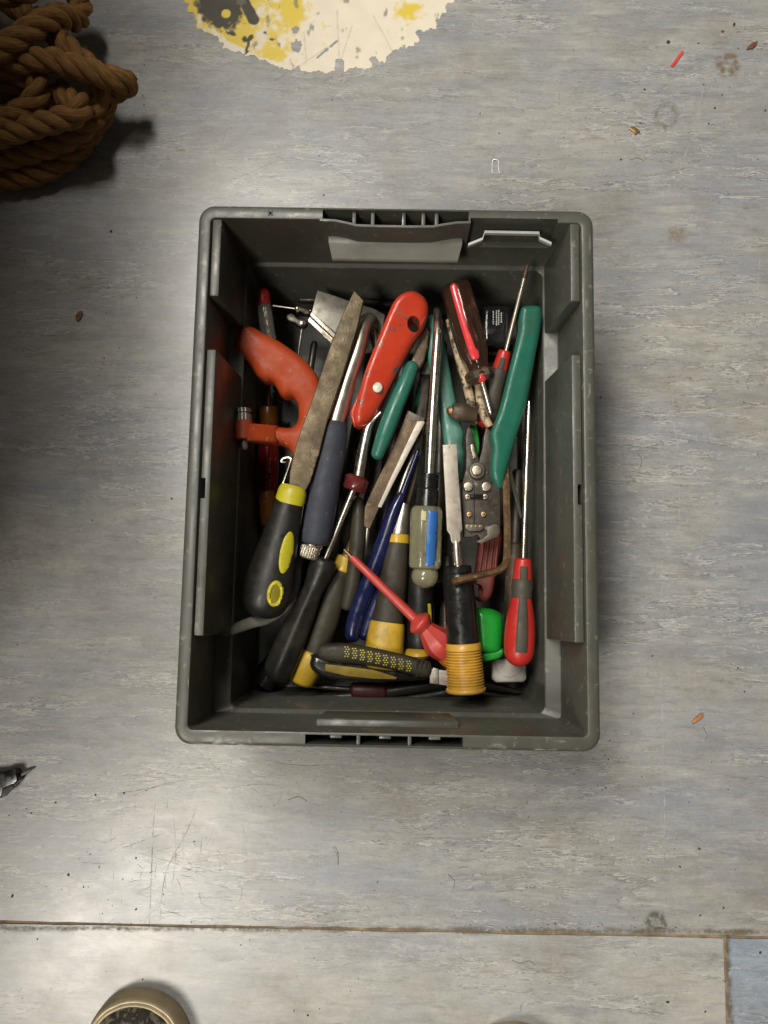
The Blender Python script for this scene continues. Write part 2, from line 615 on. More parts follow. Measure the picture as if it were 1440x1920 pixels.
def inlay(name, host, outline, m, parent, lift=0.5, hole=None, step=4.0):
    """thin inlaid panel that follows the surface of another part"""
    off = root_of(host.parent)
    me = host.data
    tree = BVHTree.FromPolygons([v.co + off for v in me.vertices], [tuple(p.vertices) for p in me.polygons])
    out = []
    loops = [outline] + ([hole] if hole else [])
    pts, edges = [], []
    for lp in loops:
        k0 = len(pts)
        pts += [Vector(q_) for q_ in lp]
        edges += [(k0 + i, k0 + (i + 1) % len(lp)) for i in range(len(lp))]

    def ins(p, lp):
        c_ = False
        for i in range(len(lp)):
            a, b = lp[i], lp[(i + 1) % len(lp)]
            if (a[1] > p.y) != (b[1] > p.y) and p.x < (b[0] - a[0]) * (p.y - a[1]) / (b[1] - a[1]) + a[0]:
                c_ = not c_
        return c_
    xs, ys = [q_[0] for q_ in outline], [q_[1] for q_ in outline]
    y = min(ys) + step / 2
    while y < max(ys):
        x = min(xs) + step / 2
        while x < max(xs):
            p = Vector((x, y))
            if ins(p, outline) and not (hole and ins(p, hole)) and min((p - q_).length for q_ in pts[:len(edges)]) > step * 0.4:
                pts.append(p)
            x += step
        y += step
    nb = len(edges)
    ov, oe, of, ovi, _, _ = geometry.delaunay_2d_cdt(pts, edges, [], 1, 1e-5)
    bm = bmesh.new()
    top, bot = [], []
    for p, src in zip(ov, ovi):
        tgt = P(p.x, p.y, 0)
        loc, nor, _, _ = tree.ray_cast(CAM, (tgt - CAM).normalized())
        if loc is None:
            loc, nor, _, _ = tree.find_nearest(P(p.x, p.y, 90))
        if nor.z < 0:
            nor = -nor
        rim = bool(src) and min(src) < nb
        top.append(bm.verts.new(loc + nor * (0.00012 if rim else lift * 0.001)))
        bot.append(bm.verts.new(loc - nor * 0.0010))
    cnt = {}
    for f in of:
        cen = (ov[f[0]] + ov[f[1]] + ov[f[2]]) / 3
        if not ins(cen, outline) or (hole and ins(cen, hole)):
            continue
        bm.faces.new([top[i] for i in f])
        bm.faces.new([bot[i] for i in reversed(f)])
        for a, b in ((f[0], f[1]), (f[1], f[2]), (f[2], f[0])):
            cnt[(a, b)] = 1
    for (a, b) in cnt:
        if (b, a) not in cnt:
            bm.faces.new((top[b], top[a], bot[a], bot[b]))
    for v in [v for v in bm.verts if not v.link_faces]:
        bm.verts.remove(v)
    return finish(name, bm, m, parent, 50)


def circle(cx, cy, rx, ry=None, n=20, rot=0):
    ry = ry or rx
    c, s = math.cos(rot), math.sin(rot)
    return [(cx + rx * math.cos(2 * math.pi * i / n) * c - ry * math.sin(2 * math.pi * i / n) * s,
             cy + rx * math.cos(2 * math.pi * i / n) * s + ry * math.sin(2 * math.pi * i / n) * c) for i in range(n)]


def cut(o, cutters):
    for c in cutters:
        md = o.modifiers.new('b', 'BOOLEAN')
        md.operation = 'DIFFERENCE'
        md.solver = 'EXACT'
        md.object = c
    bpy.context.view_layer.update()
    dg = bpy.context.evaluated_depsgraph_get()
    me = bpy.data.meshes.new_from_object(o.evaluated_get(dg))
    o.modifiers.clear()
    old = o.data
    o.data = me
    me.polygons.foreach_set('use_smooth', [True] * len(me.polygons))
    me.set_sharp_from_angle(angle=math.radians(38))
    bpy.data.meshes.remove(old)
    for c in cutters:
        me2 = c.data
        bpy.data.objects.remove(c)
        bpy.data.meshes.remove(me2)


def boxbm(x0, x1, y0, y1, z0, z1, bm=None, bev=0.0):
    bm2 = bmesh.new()
    vs = [bm2.verts.new((x, y, z)) for z in (z0, z1) for y in (y0, y1) for x in (x0, x1)]
    for f in ((0, 2, 3, 1), (4, 5, 7, 6), (0, 1, 5, 4), (2, 6, 7, 3), (0, 4, 6, 2), (1, 3, 7, 5)):
        bm2.faces.new([vs[i] for i in f])
    if bev:
        bmesh.ops.bevel(bm2, geom=bm2.edges[:], offset=bev, segments=2, affect='EDGES', profile=0.5)
    return bm2


def block(name, x0, x1, y0, y1, z0, z1, m, parent, bev=0.0005):
    return finish(name, boxbm(x0, x1, y0, y1, z0, z1, bev=bev), m, parent)


def hexa(name, corners, m, parent, bev=0.0):
    """8 corners: bottom 4 then top 4, same winding"""
    bm = bmesh.new()
    v = [bm.verts.new(c) for c in corners]
    for f in ((3, 2, 1, 0), (4, 5, 6, 7), (0, 1, 5, 4), (1, 2, 6, 5), (2, 3, 7, 6), (3, 0, 4, 7)):
        bm.faces.new([v[i] for i in f])
    if bev:
        bmesh.ops.recalc_face_normals(bm, faces=bm.faces[:])
        bmesh.ops.bevel(bm, geom=bm.edges[:], offset=bev, segments=2, affect='EDGES', profile=0.5)
    return finish(name, bm, m, parent)


# ------------------------------------------------------------------ floor
def floor_material(name, beige, blue, bluemin, bluemax, shift=0.0):
    m = bpy.data.materials.new(name)
    m.use_nodes = True
    nt = m.node_tree
    N, L = nt.nodes, nt.links
    b = N['Principled BSDF']
    geo = N.new('ShaderNodeNewGeometry')
    mp0 = N.new('ShaderNodeMapping')
    mp0.inputs['Location'].default_value = (shift, shift * 1.7, 0)
    L.new(geo.outputs['Position'], mp0.inputs['Vector'])
    wob = N.new('ShaderNodeTexNoise')
    wob.inputs['Scale'].default_value = 9
    wob.inputs['Detail'].default_value = 3
    L.new(mp0.outputs[0], wob.inputs['Vector'])
    add = N.new('ShaderNodeVectorMath')
    add.operation = 'MULTIPLY_ADD'
    add.inputs[1].default_value = (0.012, 0.010, 0)
    L.new(wob.outputs['Color'], add.inputs[0])
    L.new(mp0.outputs[0], add.inputs[2])

    def nz(sx, sy, det=5, ro=0.6, raw=False, w_=0.0):
        mp = N.new('ShaderNodeMapping')
        mp.inputs['Scale'].default_value = (sx, sy, 1)
        mp.inputs['Location'].default_value = (w_, w_ * 2, 0)
        L.new((mp0 if raw else add).outputs[0], mp.inputs['Vector'])
        n = N.new('ShaderNodeTexNoise')
        n.inputs['Scale'].default_value = 1
        n.inputs['Detail'].default_value = det
        n.inputs['Roughness'].default_value = ro
        L.new(mp.outputs[0], n.inputs['Vector'])
        return n.outputs[0]

    def rg(src, a, c, lo=0.0, hi=1.0):
        r = N.new('ShaderNodeMapRange')
        for i_, v in ((1, a), (2, c), (3, lo), (4, hi)):
            r.inputs[i_].default_value = v
        L.new(src, r.inputs[0])
        return r.outputs[0]

    def mx(f, a, c, mode='MIX'):
        x = N.new('ShaderNodeMix')
        x.data_type = 'RGBA'
        x.blend_type = mode
        if isinstance(f, float):
            x.inputs[0].default_value = f
        else:
            L.new(f, x.inputs[0])
        for s_, v in ((x.inputs[6], a), (x.inputs[7], c)):
            if hasattr(v, 'links'):
                L.new(v, s_)
            else:
                s_.default_value = (*v, 1)
        return x.outputs[2]

    c = mx(rg(nz(4.0, 10, 6, 0.65), bluemin, bluemax), beige, blue)
    # short broken drawn streaks, dark and pale
    c = mx(rg(nz(11, 60, 9, 0.70, w_=3.1), 0.48, 0.72, 0, 0.55), c, [v * 0.60 for v in blue])
    c = mx(rg(nz(13, 75, 9, 0.70, w_=7.7), 0.50, 0.74, 0, 0.55), c, [min(1, v * 1.30) for v in beige])
    c = mx(rg(nz(26, 170, 8, 0.72, w_=1.3), 0.54, 0.72, 0, 0.75), c, [v * 0.42 for v in beige])
    c = mx(rg(nz(22, 190, 8, 0.72, w_=5.9), 0.56, 0.72, 0, 0.42), c, (0.60, 0.58, 0.54))
    # darker blue-grey clouds, then thin crevice lines each with a pale lip
    c = mx(rg(nz(5, 17, 8, 0.72, w_=21.0), 0.55, 0.68, 0, 0.45), c, [v * 0.66 for v in blue])
    for sx, sy, w0, k0 in ((9, 70, 31.0, 0.0), (16, 120, 37.0, 4.0)):
        n_ = nz(sx, sy, 6, 0.62, w_=w0)
        mask = rg(nz(5, 14, 4, 0.6, True, w0 + 2), 0.44, 0.58)

        def band(a, b_, c_, d_, amt):
            u = rg(n_, a, b_)
            v_ = rg(n_, c_, d_, 1.0, 0.0)
            q1 = N.new('ShaderNodeMath')
            q1.operation = 'MULTIPLY'
            L.new(u, q1.inputs[0])
            L.new(v_, q1.inputs[1])
            q2 = N.new('ShaderNodeMath')
            q2.operation = 'MULTIPLY'
            L.new(q1.outputs[0], q2.inputs[0])
            L.new(mask, q2.inputs[1])
            q3 = N.new('ShaderNodeMath')
            q3.operation = 'MULTIPLY'
            L.new(q2.outputs[0], q3.inputs[0])
            q3.inputs[1].default_value = amt
            return q3.outputs[0]
        c = mx(band(0.520, 0.530, 0.532, 0.545, 0.8), c, [v * 0.40 for v in blue])
        c = mx(band(0.536, 0.548, 0.552, 0.572, 0.6), c, (0.62, 0.60, 0.56))
    # gritty mottling and grubby brown patches
    c = mx(rg(nz(60, 110, 8, 0.75, True, 9.1), 0.46, 0.70, 0, 0.45), c, [v * 0.55 for v in beige])
    c = mx(rg(nz(330, 520, 4, 0.75, True), 0.42, 0.66, 0, 0.22), c, [v * 0.45 for v in beige])
    c = mx(rg(nz(300, 430, 4, 0.75, True, 12.0), 0.52, 0.72, 0, 0.2), c, (0.58, 0.56, 0.52))
    c = mx(rg(nz(9, 11, 8, 0.72, True, 2.2), 0.50, 0.76, 0, 0.55), c, (0.18, 0.145, 0.10))
    c = mx(rg(nz(200, 200, 3, 0.6, True, 4.4), 0.71, 0.75, 0, 0.7), c, (0.09, 0.07, 0.05))
    L.new(c, b.inputs['Base Color'])
    ro = rg(nz(14, 20, 6, 0.65, True, 8.0), 0.3, 0.7, 0.25, 0.36)
    L.new(ro, b.inputs['Roughness'])
    b.inputs['Specular IOR Level'].default_value = 0.5
    bp = N.new('ShaderNodeBump')
    bp.inputs['Strength'].default_value = 0.22
    bp.inputs['Distance'].default_value = 0.0003
    L.new(nz(120, 230, 7, 0.75, True, 6.0), bp.inputs['Height'])
    L.new(bp.outputs[0], b.inputs['Normal'])
    return m


VINYL = floor_material('vinyl_sheet_marbled', (0.395, 0.382, 0.330), (0.250, 0.268, 0.310), 0.28, 0.68)
VINYL2 = floor_material('vinyl_sheet_marbled_pale', (0.44, 0.43, 0.39), (0.32, 0.34, 0.375), 0.40, 0.72, 3.3)
VINYLB = floor_material('vinyl_sheet_blue', (0.33, 0.375, 0.42), (0.25, 0.31, 0.39), 0.30, 0.60, 6.1)
SEAM = mat('seam_grime', (0.24, 0.175, 0.10), 0.8, var=0.4, scale=70, bump=0.5, bscale=300)

floor = finish('floor', boxbm(-3, 3, -3, 3, -0.02, -0.0012), SEAM, smooth=False)
floor['kind'] = 'structure'
floor['label'] = 'grimy brown seam bed under the floor sheets'


def sheet(x0, x1, y0, y1, m, label, jag=0.0):
    bm = bmesh.new()
    pts = []
    nseg = 400

    def jit(t, s_):
        return 0.0009 * noise.noise(Vector((t * 14, s_, 0))) + 0.0005 * noise.noise(Vector((t * 60, s_, 3)))
    for i in range(nseg):
        t = i / nseg
        pts.append((x0 + (x1 - x0) * t, y0 + jit(x0 + (x1 - x0) * t, 1.5)))
    for i in range(nseg):
        t = i / nseg
        pts.append((x1 + jit(y0 + (y1 - y0) * t, 2.5), y0 + (y1 - y0) * t))
    for i in range(nseg):
        t = i / nseg
        pts.append((x1 - (x1 - x0) * t, y1 + jit(x1 - (x1 - x0) * t, 3.5)))
    for i in range(nseg):
        t = i / nseg
        pts.append((x0 + jit(y1 - (y1 - y0) * t, 4.5), y1 - (y1 - y0) * t))
    a = [bm.verts.new((x, y, -0.0011)) for x, y in pts]
    b = [bm.verts.new((x, y, 0.0)) for x, y in pts]
    bm.faces.new(b)
    for i in range(len(pts)):
        j = (i + 1) % len(pts)
        bm.faces.new((a[i], a[j], b[j], b[i]))
    o = finish('vinyl_sheet', bm, m, floor, smooth=False)
    o['label'] = label
    return o


ys0 = P(700, 1740.5, 0).y
ys1 = P(700, 1746.0, 0).y
xs0, xs1 = P(1359, 1850, 0).x, P(1366, 1850, 0).x
sheet(-2.9, 2.9, ys0, 2.9, VINYL, 'large grey marbled vinyl sheet under the crate')
sheet(-2.9, xs0, -2.9, ys1, VINYL2, 'pale marbled vinyl sheet below the seam')
sheet(xs1, 2.9, -2.9, ys1, VINYLB, 'blue vinyl sheet at the lower right corner')

# marks worn into the vinyl: thin raised ribbons of pale and dark scuff
SCR_PALE = mat('pale_scratch', (0.55, 0.54, 0.50), 0.6)
SCR_DARK = mat('dark_scuff', (0.16, 0.145, 0.115), 0.6)


def soften(m, amount):
    nt = m.node_tree
    out = nt.nodes['Material Output']
    b = nt.nodes['Principled BSDF']
    t = nt.nodes.new('ShaderNodeBsdfTransparent')
    x = nt.nodes.new('ShaderNodeMixShader')
    n = nt.nodes.new('ShaderNodeTexNoise')
    n.inputs['Scale'].default_value = 90
    n.inputs['Detail'].default_value = 6
    r = nt.nodes.new('ShaderNodeMapRange')
    r.inputs[1].default_value = 0.35
    r.inputs[2].default_value = 0.7
    r.inputs[3].default_value = 0.0
    r.inputs[4].default_value = amount
    nt.links.new(n.outputs[0], r.inputs[0])
    nt.links.new(r.outputs[0], x.inputs[0])
    nt.links.new(t.outputs[0], x.inputs[1])
    nt.links.new(b.outputs[0], x.inputs[2])
    nt.links.new(x.outputs[0], out.inputs[0])


soften(SCR_PALE, 0.65)
soften(SCR_DARK, 0.6)


def ribbons(name, lines, m, z):
    bm = bmesh.new()
    for pts, wd in lines:
        V = cr([P(x, y, 0) for x, y in pts], 5)
        rows = []
        for i, v in enumerate(V):
            d = (V[min(i + 1, len(V) - 1)] - V[max(i - 1, 0)]).to_2d().normalized()
            t = i / (len(V) - 1)
            ww = wd * 0.5 * (0.35 + 0.65 * math.sin(math.pi * min(1, max(0.05, t)))) * (0.8 + 0.4 * noise.noise(v * 80))
            rows.append((bm.verts.new((v.x - d.y * ww, v.y + d.x * ww, z)), bm.verts.new((v.x + d.y * ww, v.y - d.x * ww, z))))
        for a, b in zip(rows, rows[1:]):
            bm.faces.new((a[0], b[0], b[1], a[1]))
    o = finish(name, bm, m, floor, recalc=False, smooth=False)
    for p_ in o.data.polygons:
        if p_.normal.z < 0:
            p_.flip()
    o['kind'] = 'stuff'
    return o


pale = [([(1230, 690), (1236, 800), (1243, 950), (1240, 1150)], 0.0010), ([(1258, 690), (1263, 790), (1272, 850), (1274, 960), (1270, 1010)], 0.0012),
        ([(1290, 930), (1288, 990), (1292, 1030)], 0.0007), ([(1325, 960), (1318, 1000), (1316, 1040)], 0.0006),
        ([(1237, 1150), (1240, 1300), (1246, 1500), (1244, 1650), (1250, 1740)], 0.0009),
        ([(1262, 1752), (1275, 1775), (1292, 1830), (1322, 1890)], 0.0011),
        ([(1232, 1750), (1233, 1800), (1234, 1830)], 0.0006),
        ([(1325, 140), (1310, 205), (1292, 270), (1270, 330), (1250, 400)], 0.0012),
        ([(1382, 200), (1384, 300), (1390, 390)], 0.0007), ([(1090, 1480), (1105, 1520), (1140, 1545)], 0.0005),
        ([(1425, 480), (1420, 560), (1424, 640)], 0.0009), ([(1245, 1420), (1240, 1520), (1243, 1600)], 0.0006),
        ([(1100, 190), (1150, 175), (1200, 165)], 0.0009)]
dark = [([(370, 930 + 580), (350, 1560), (310, 1640), (300, 1740)], 0.0010),
        ([(292, 1490), (287, 1560), (284, 1640), (280, 1740)], 0.0011),
        ([(230, 1590), (300, 1565), (360, 1545)], 0.0008), ([(200, 1490), (270, 1480), (330, 1468)], 0.0008),
        ([(340, 1445), (380, 1440), (410, 1443)], 0.0009), ([(240, 1495), (300, 1472), (350, 1462)], 0.0007),
        ([(260, 1600), (330, 1620), (420, 1660)], 0.0007), ([(420, 1480), (500, 1470), (560, 1490)], 0.0006),
        ([(625, 1588), (632, 1605), (635, 1622)], 0.0010), ([(325, 1535), (330, 1600), (318, 1690)], 0.0006),
        ([(400, 300), (470, 330), (520, 330)], 0.0006), ([(430, 340), (500, 310), (560, 290)], 0.0005),
        ([(470, 1420), (560, 1435), (640, 1432)], 0.0007), ([(600, 300), (650, 330), (690, 345)], 0.0005)]
for i in range(150):
    x, y = random.gauss(330, 90), random.gauss(1600, 95)
    if not (5 < x < 640 and 1425 < y < 1736):
        continue
    a = random.choice([random.gauss(0, 0.2), random.gauss(1.5, 0.25), random.uniform(0, 3.14)])
    l = random.uniform(10, 60)
    dx, dy = math.cos(a) * l / 2, math.sin(a) * l / 2
    bow = random.uniform(-4, 4)
    (dark if random.random() < 0.7 else pale).append(([(x - dx, y - dy), (x + bow, y + bow), (x + dx, y + dy)], random.uniform(0.0003, 0.0007)))
for i in range(70):
    x, y = random.uniform(250, 1430), random.choice([random.uniform(100, 375), random.uniform(1430, 1900)])
    a = random.choice([random.gauss(0, 0.3), random.uniform(0, 3.14)])
    l = random.uniform(12, 70)
    dx, dy = math.cos(a) * l / 2, math.sin(a) * l / 2
    (dark if random.random() < 0.5 else pale).append(([(x - dx, y - dy), (x + random.uniform(-3, 3), y), (x + dx, y + dy)], random.uniform(0.0003, 0.0006)))
ribbons('pale_scratches', pale, SCR_PALE, 0.00012)
ribbons('dark_scuffs', dark, SCR_DARK, 0.00018)


def stain(name, outline_fn, x0, x1, y0, y1, step, col, z=0.0002, rough=0.6, zmm=0, parent=None):
    """thin film on the floor whose cover is stored per vertex"""
    m = bpy.data.materials.new(name)
    m.use_nodes = True
    nt = m.node_tree
    b = nt.nodes['Principled BSDF']
    b.inputs['Base Color'].default_value = (*col, 1)
    b.inputs['Roughness'].default_value = rough
    at_ = nt.nodes.new('ShaderNodeAttribute')
    at_.attribute_name = 'cover'
    tr = nt.nodes.new('ShaderNodeBsdfTransparent')
    mx_ = nt.nodes.new('ShaderNodeMixShader')
    nt.links.new(at_.outputs['Fac'], mx_.inputs[0])
    nt.links.new(tr.outputs[0], mx_.inputs[1])
    nt.links.new(b.outputs[0], mx_.inputs[2])
    nt.links.new(mx_.outputs[0], nt.nodes['Material Output'].inputs[0])
    bm = bmesh.new()
    cv = bm.verts.layers.float.new('cover')
    nx, ny = max(2, int((x1 - x0) / step)), max(2, int((y1 - y0) / step))
    g = {}
    for i in range(nx + 1):
        for j in range(ny + 1):
            x, y = x0 + (x1 - x0) * i / nx, y0 + (y1 - y0) * j / ny
            q = P(x, y, zmm)
            v = bm.verts.new((q.x, q.y, z))
            v[cv] = max(0.0, min(1.0, outline_fn(x, y)))
            g[i, j] = v
    for i in range(nx):
        for j in range(ny):
            qd = (g[i, j], g[i, j + 1], g[i + 1, j + 1], g[i + 1, j])
            if max(v[cv] for v in qd) > 0.01:
                bm.faces.new(qd)
    for v in [v for v in bm.verts if not v.link_faces]:
        bm.verts.remove(v)
    o = finish(name, bm, m, parent or floor, recalc=False, smooth=False)
    for p_ in o.data.polygons:
        if p_.normal.z < 0:
            p_.flip()
    o['kind'] = 'stuff'
    return o


def ringfn(px, py, r, wd, seed, amt, fill=0.15):
    def f(x, y):
        dx, dy = x - px, y - py
        a = math.atan2(dy, dx)
        k = 1 + 0.30 * noise.noise(Vector((math.cos(a) * 1.4, math.sin(a) * 1.4, seed)))
        d = math.hypot(dx, dy) / (r * k)
        n = 0.5 + 0.9 * noise.fractal(Vector((x * 0.12, y * 0.12, seed)), 1.0, 2.0, 4)
        return amt * max(0, n) * (math.exp(-((d - 1) / wd) ** 2) + (fill if d < 1 else 0))
    return f


stain('brown_ring_stain', ringfn(1366, 122, 16, 0.42, 1, 0.75, 0.25), 1335, 1398, 90, 155, 1.6, (0.22, 0.15, 0.08))
stain('grey_ring_stain', ringfn(1230, 1729, 15, 0.36, 2, 0.9, 0.25), 1200, 1260, 1700, 1742, 1.5, (0.10, 0.10, 0.07))
stain('faint_ring_stain', ringfn(1248, 218, 20, 0.25, 3, 0.45), 1215, 1282, 185, 252, 2, (0.20, 0.19, 0.15))
stain('rusty_smudge', ringfn(1268, 440, 10, 0.7, 4, 0.5, 0.6), 1235, 1300, 405, 475, 2, (0.30, 0.19, 0.11))


def seamfn(x, y):
    yc = 1739 + (x / 1440) * 8.0 + 0.5
    n = noise.fractal(Vector((x * 0.02, y * 0.05, 1)), 1.0, 2.0, 4)
    n2 = noise.fractal(Vector((x * 0.15, y * 0.2, 4)), 1.0, 2.0, 3)
    return math.exp(-((y - yc) / (4.5 + 3 * n)) ** 2) * (0.42 + 0.5 * n + 0.5 * n2)


stain('seam_dirt', seamfn, 0, 1440, 1722, 1764, 2.2, (0.16, 0.125, 0.075), 0.00025)
stain('seam_dirt', lambda x, y: math.exp(-((x - 1362.5 - (y - 1750) * 0.045) / 5.0) ** 2) * (0.4 + 0.7 * noise.fractal(Vector((x * 0.1, y * 0.06, 7)), 1.0, 2.0, 4)),
      1345, 1384, 1752, 1920, 2.2, (0.15, 0.115, 0.07), 0.00025)

# ------------------------------------------------------------------ unseen table added at the left to shade floor and rope
blocker = thing('shade_table', 'unseen wooden table added left of the rope heap to cast shade', 'shade_table', (-0.345, 0.05, 0))
TABLEW = mat('shade_table_wood', (0.25, 0.16, 0.09), 0.6, var=0.3, scale=12, stretch=(1, 8, 1), bump=0.2, bscale=80)
block('shade_table_top', -1.345, -0.345, -0.34, 0.95, 0.70, 0.74, TABLEW, blocker, 0.003)
for x in (-1.26, -0.51):
    for y in (-0.27, 0.88):
        block('leg', x - 0.03, x + 0.03, y - 0.03, y + 0.03, 0.0, 0.70, TABLEW, blocker, 0.003)
blocker.rotation_euler = (0, 0, math.radians(2.0))

# ------------------------------------------------------------------ worn floor sticker
stk_c = P(600, -137, 0)
R_ = 0.1675
bm = bmesh.new()
cl = bm.verts.layers.float_color.new('print')
h = 0.0010
nG = int(2 * R_ / h)
grid = {}


def edge_r(a):
    return R_ * (1 - 0.035 - 0.018 * noise.noise(Vector((math.cos(a) * 3, math.sin(a) * 3, 2.0)))
                 + 0.050 * noise.noise(Vector((math.cos(a) * 9, math.sin(a) * 9, 5.0)))
                 + 0.026 * noise.noise(Vector((math.cos(a) * 24, math.sin(a) * 24, 7.0)))
                 - 0.030 * max(0.0, noise.noise(Vector((math.cos(a) * 40, math.sin(a) * 40, 9.0)))))


def seg_d(p, a, b):
    ab = b - a
    t = max(0, min(1, (p - a).dot(ab) / ab.length_squared))
    return (p - a - ab * t).length


def blobmask(p, c, rx, ry, rot=0.0):
    d = p - c
    co, si = math.cos(rot), math.sin(rot)
    x, y = d.x * co + d.y * si, -d.x * si + d.y * co
    return 1 - math.hypot(x / rx, y / ry)


Vp = lambda x, y: P(x, y, 0).to_2d()
holes = [(Vp(556, 88), 0.0050, 0.0060), (Vp(554, 57), 0.0035, 0.0030)]
notch = [(Vp(632, 75), Vp(636, 150), 0.0), (Vp(637, 118), Vp(634, 160), 0.004), (Vp(575, 125), Vp(632, 78), 0.0004), (Vp(700, 112), Vp(715, 140), 0.003),
         (Vp(786, 62), Vp(800, 80), 0.003)]
for i in range(nG + 1):
    for j in range(nG + 1):
        x = stk_c.x - R_ + i * h
        y = stk_c.y - R_ + j * h
        p = Vector((x, y))
        d = p - stk_c.to_2d()
        a = math.atan2(d.y, d.x)
        if d.length > edge_r(a):
            continue
        if any(math.hypot((p.x - c.x) / rx, (p.y - c.y) / ry) < 1 + 0.5 * noise.noise(Vector((x * 300, y * 300, 1))) for c, rx, ry in holes):
            continue
        if any(seg_d(p, q0, q1) < ww + 0.0012 * noise.noise(Vector((x * 200, y * 200, 3))) for q0, q1, ww in notch if ww > 0):
            continue
        v = bm.verts.new((x, y, 0.0003 + 0.00012 * noise.noise(Vector((x * 90, y * 90, 0)))))
        # print colour left on the paper
        n1 = noise.fractal(Vector((x * 60, y * 60, 3)), 1.0, 2.0, 5)
        n2 = noise.fractal(Vector((x * 140, y * 140, 9)), 1.0, 2.0, 4)
        col = Vector((0.70, 0.63, 0.50)) * (1 + 0.05 * n1)
        q = d.x / R_          # -1..1 across
        yel = -q * 2.7 - 0.42 + 0.9 * n1 + 0.35 * n2
        yel = max(yel, blobmask(p, Vp(766, 22), 0.018, 0.016) * 1.6 + 0.6 * n2 - 0.25)
        yel = max(yel, blobmask(p, Vp(515, 100), 0.016, 0.013) * 1.6 + 0.9 * n2)
        yel = max(yel, blobmask(p, Vp(548, 15), 0.016, 0.035) * 1.6 + 0.4 * n2)
        if d.length > R_ * 0.93 - 0.02 * R_ * n1 and y < stk_c.y and q > -0.72:
            yel -= 1.2
        t = max(0, min(1, yel * 1.5 + 0.25 * n2))
        col = col.lerp(Vector((0.64, 0.47, 0.015)), t * 0.92)
        blk = max(blobmask(p, Vp(412, 2), 0.026, 0.036, 0.4) * 3 + 0.7 * n2,
                  (0.0062 - seg_d(p, Vp(440, -30), Vp(476, 38))) * 500 + 0.4 * n2,
                  (0.0022 - seg_d(p, Vp(425, 60), Vp(468, 78))) * 500 + 1.8 * n2,
                  (0.0022 - seg_d(p, Vp(470, 70), Vp(462, 95))) * 500 + 1.6 * n2,
                  (0.0018 - seg_d(p, Vp(497, 62), Vp(510, 75))) * 500 + 1.6 * n2)
        blk = min(blk, -blobmask(p, Vp(424, 26), 0.0045, 0.0045) * 4)
        t = max(0, min(1, blk * 2))
        col = col.lerp(Vector((0.016, 0.015, 0.012)), t * 0.97)
        # creases and scuffs across the paper
        sc1 = min(seg_d(p, Vp(632, 20), Vp(636, 110)), seg_d(p, Vp(560, 125), Vp(634, 75)), seg_d(p, Vp(660, 50), Vp(640, 110)),
                  seg_d(p, Vp(700, 30), Vp(740, 105)), seg_d(p, Vp(570, 60), Vp(575, 120)))
        if sc1 < 0.0007:
            col = col.lerp(Vector((0.30, 0.27, 0.21)), 0.35)
        dd = noise.fractal(Vector((x * 110 + 7, y * 60, 13)), 1.0, 2.0, 5)
        if dd > 0.5:
            col = col.lerp(Vector((0.14, 0.12, 0.08)), min(0.7, (dd - 0.5) * 4))
        v[cl] = (*col, 1)
        grid[(i, j)] = v
for (i, j), v in grid.items():
    if (i + 1, j) in grid and (i, j + 1) in grid and (i + 1, j + 1) in grid:
        bm.faces.new((v, grid[(i + 1, j)], grid[(i + 1, j + 1)], grid[(i, j + 1)]))
m = bpy.data.materials.new('sticker_print')
m.use_nodes = True
at = m.node_tree.nodes.new('ShaderNodeVertexColor')
at.layer_name = 'print'
m.node_tree.links.new(at.outputs[0], m.node_tree.nodes['Principled BSDF'].inputs['Base Color'])
m.node_tree.nodes['Principled BSDF'].inputs['Roughness'].default_value = 0.5
tag(finish('floor_sticker', bm, m, recalc=False), 'round torn floor sticker, yellow and black print worn to cream paper', 'sticker')

# ------------------------------------------------------------------ the crate
H = 0.170
crate = thing('crate', 'open grey plastic crate with tools, standing on the vinyl floor', 'crate', (0, 0, 0))


def rring(bm, hx, hy, z, r, n=7):
    vs = []
    for cx, cy, a0 in ((1, 1, 0), (-1, 1, 90), (-1, -1, 180), (1, -1, 270)):
        for i in range(n):
            a = math.radians(a0 + 90 * i / (n - 1))
            vs.append(bm.verts.new((cx * (hx - r) + r * math.cos(a), cy * (hy - r) + r * math.sin(a), z)))
    return vs


bm = bmesh.new()
mmv = 0.001
prof = [(134, 184, 0, 10), (135.5, 185.5, 1.5, 11), (139, 189, 125, 11), (147, 197, 126, 11), (148.4, 198.4, 127.2, 12), (149.3, 199.3, 166, 12), (149.0, 199.0, 168, 12),
        (148.0, 198.0, 169.4, 11), (146.6, 196.6, 170, 10), (141.2, 190.0, 170, 4.5), (140.2, 189.1, 169.7, 4), (139.6, 188.6, 168.6, 3.6), (136.5, 185.8, 100.8, 4), (135.4, 185.2, 100.0, 5), (125.6, 182.4, 99.0, 5),
        (124.2, 181.8, 98.0, 6), (120.5, 177.0, 9, 8), (117.5, 174, 5, 8), (112, 168, 4, 8)]
rings = [rring(bm, a * mmv, b * mmv, z * mmv, r * mmv) for a, b, z, r in prof]
kN = len(rings[0])
for a, b in zip(rings, rings[1:]):
    for j in range(kN):
        bm.faces.new((a[j], a[(j + 1) % kN], b[(j + 1) % kN], b[j]))
bm.faces.new(rings[0][::-1])
bm.faces.new(rings[-1])
shell = finish('shell', bm, BOXP, crate, sharp=30)


def cutter(x0, x1, y0, y1, z0, z1):
    return finish('cutter', boxbm(x0, x1, y0, y1, z0, z1), None, None)


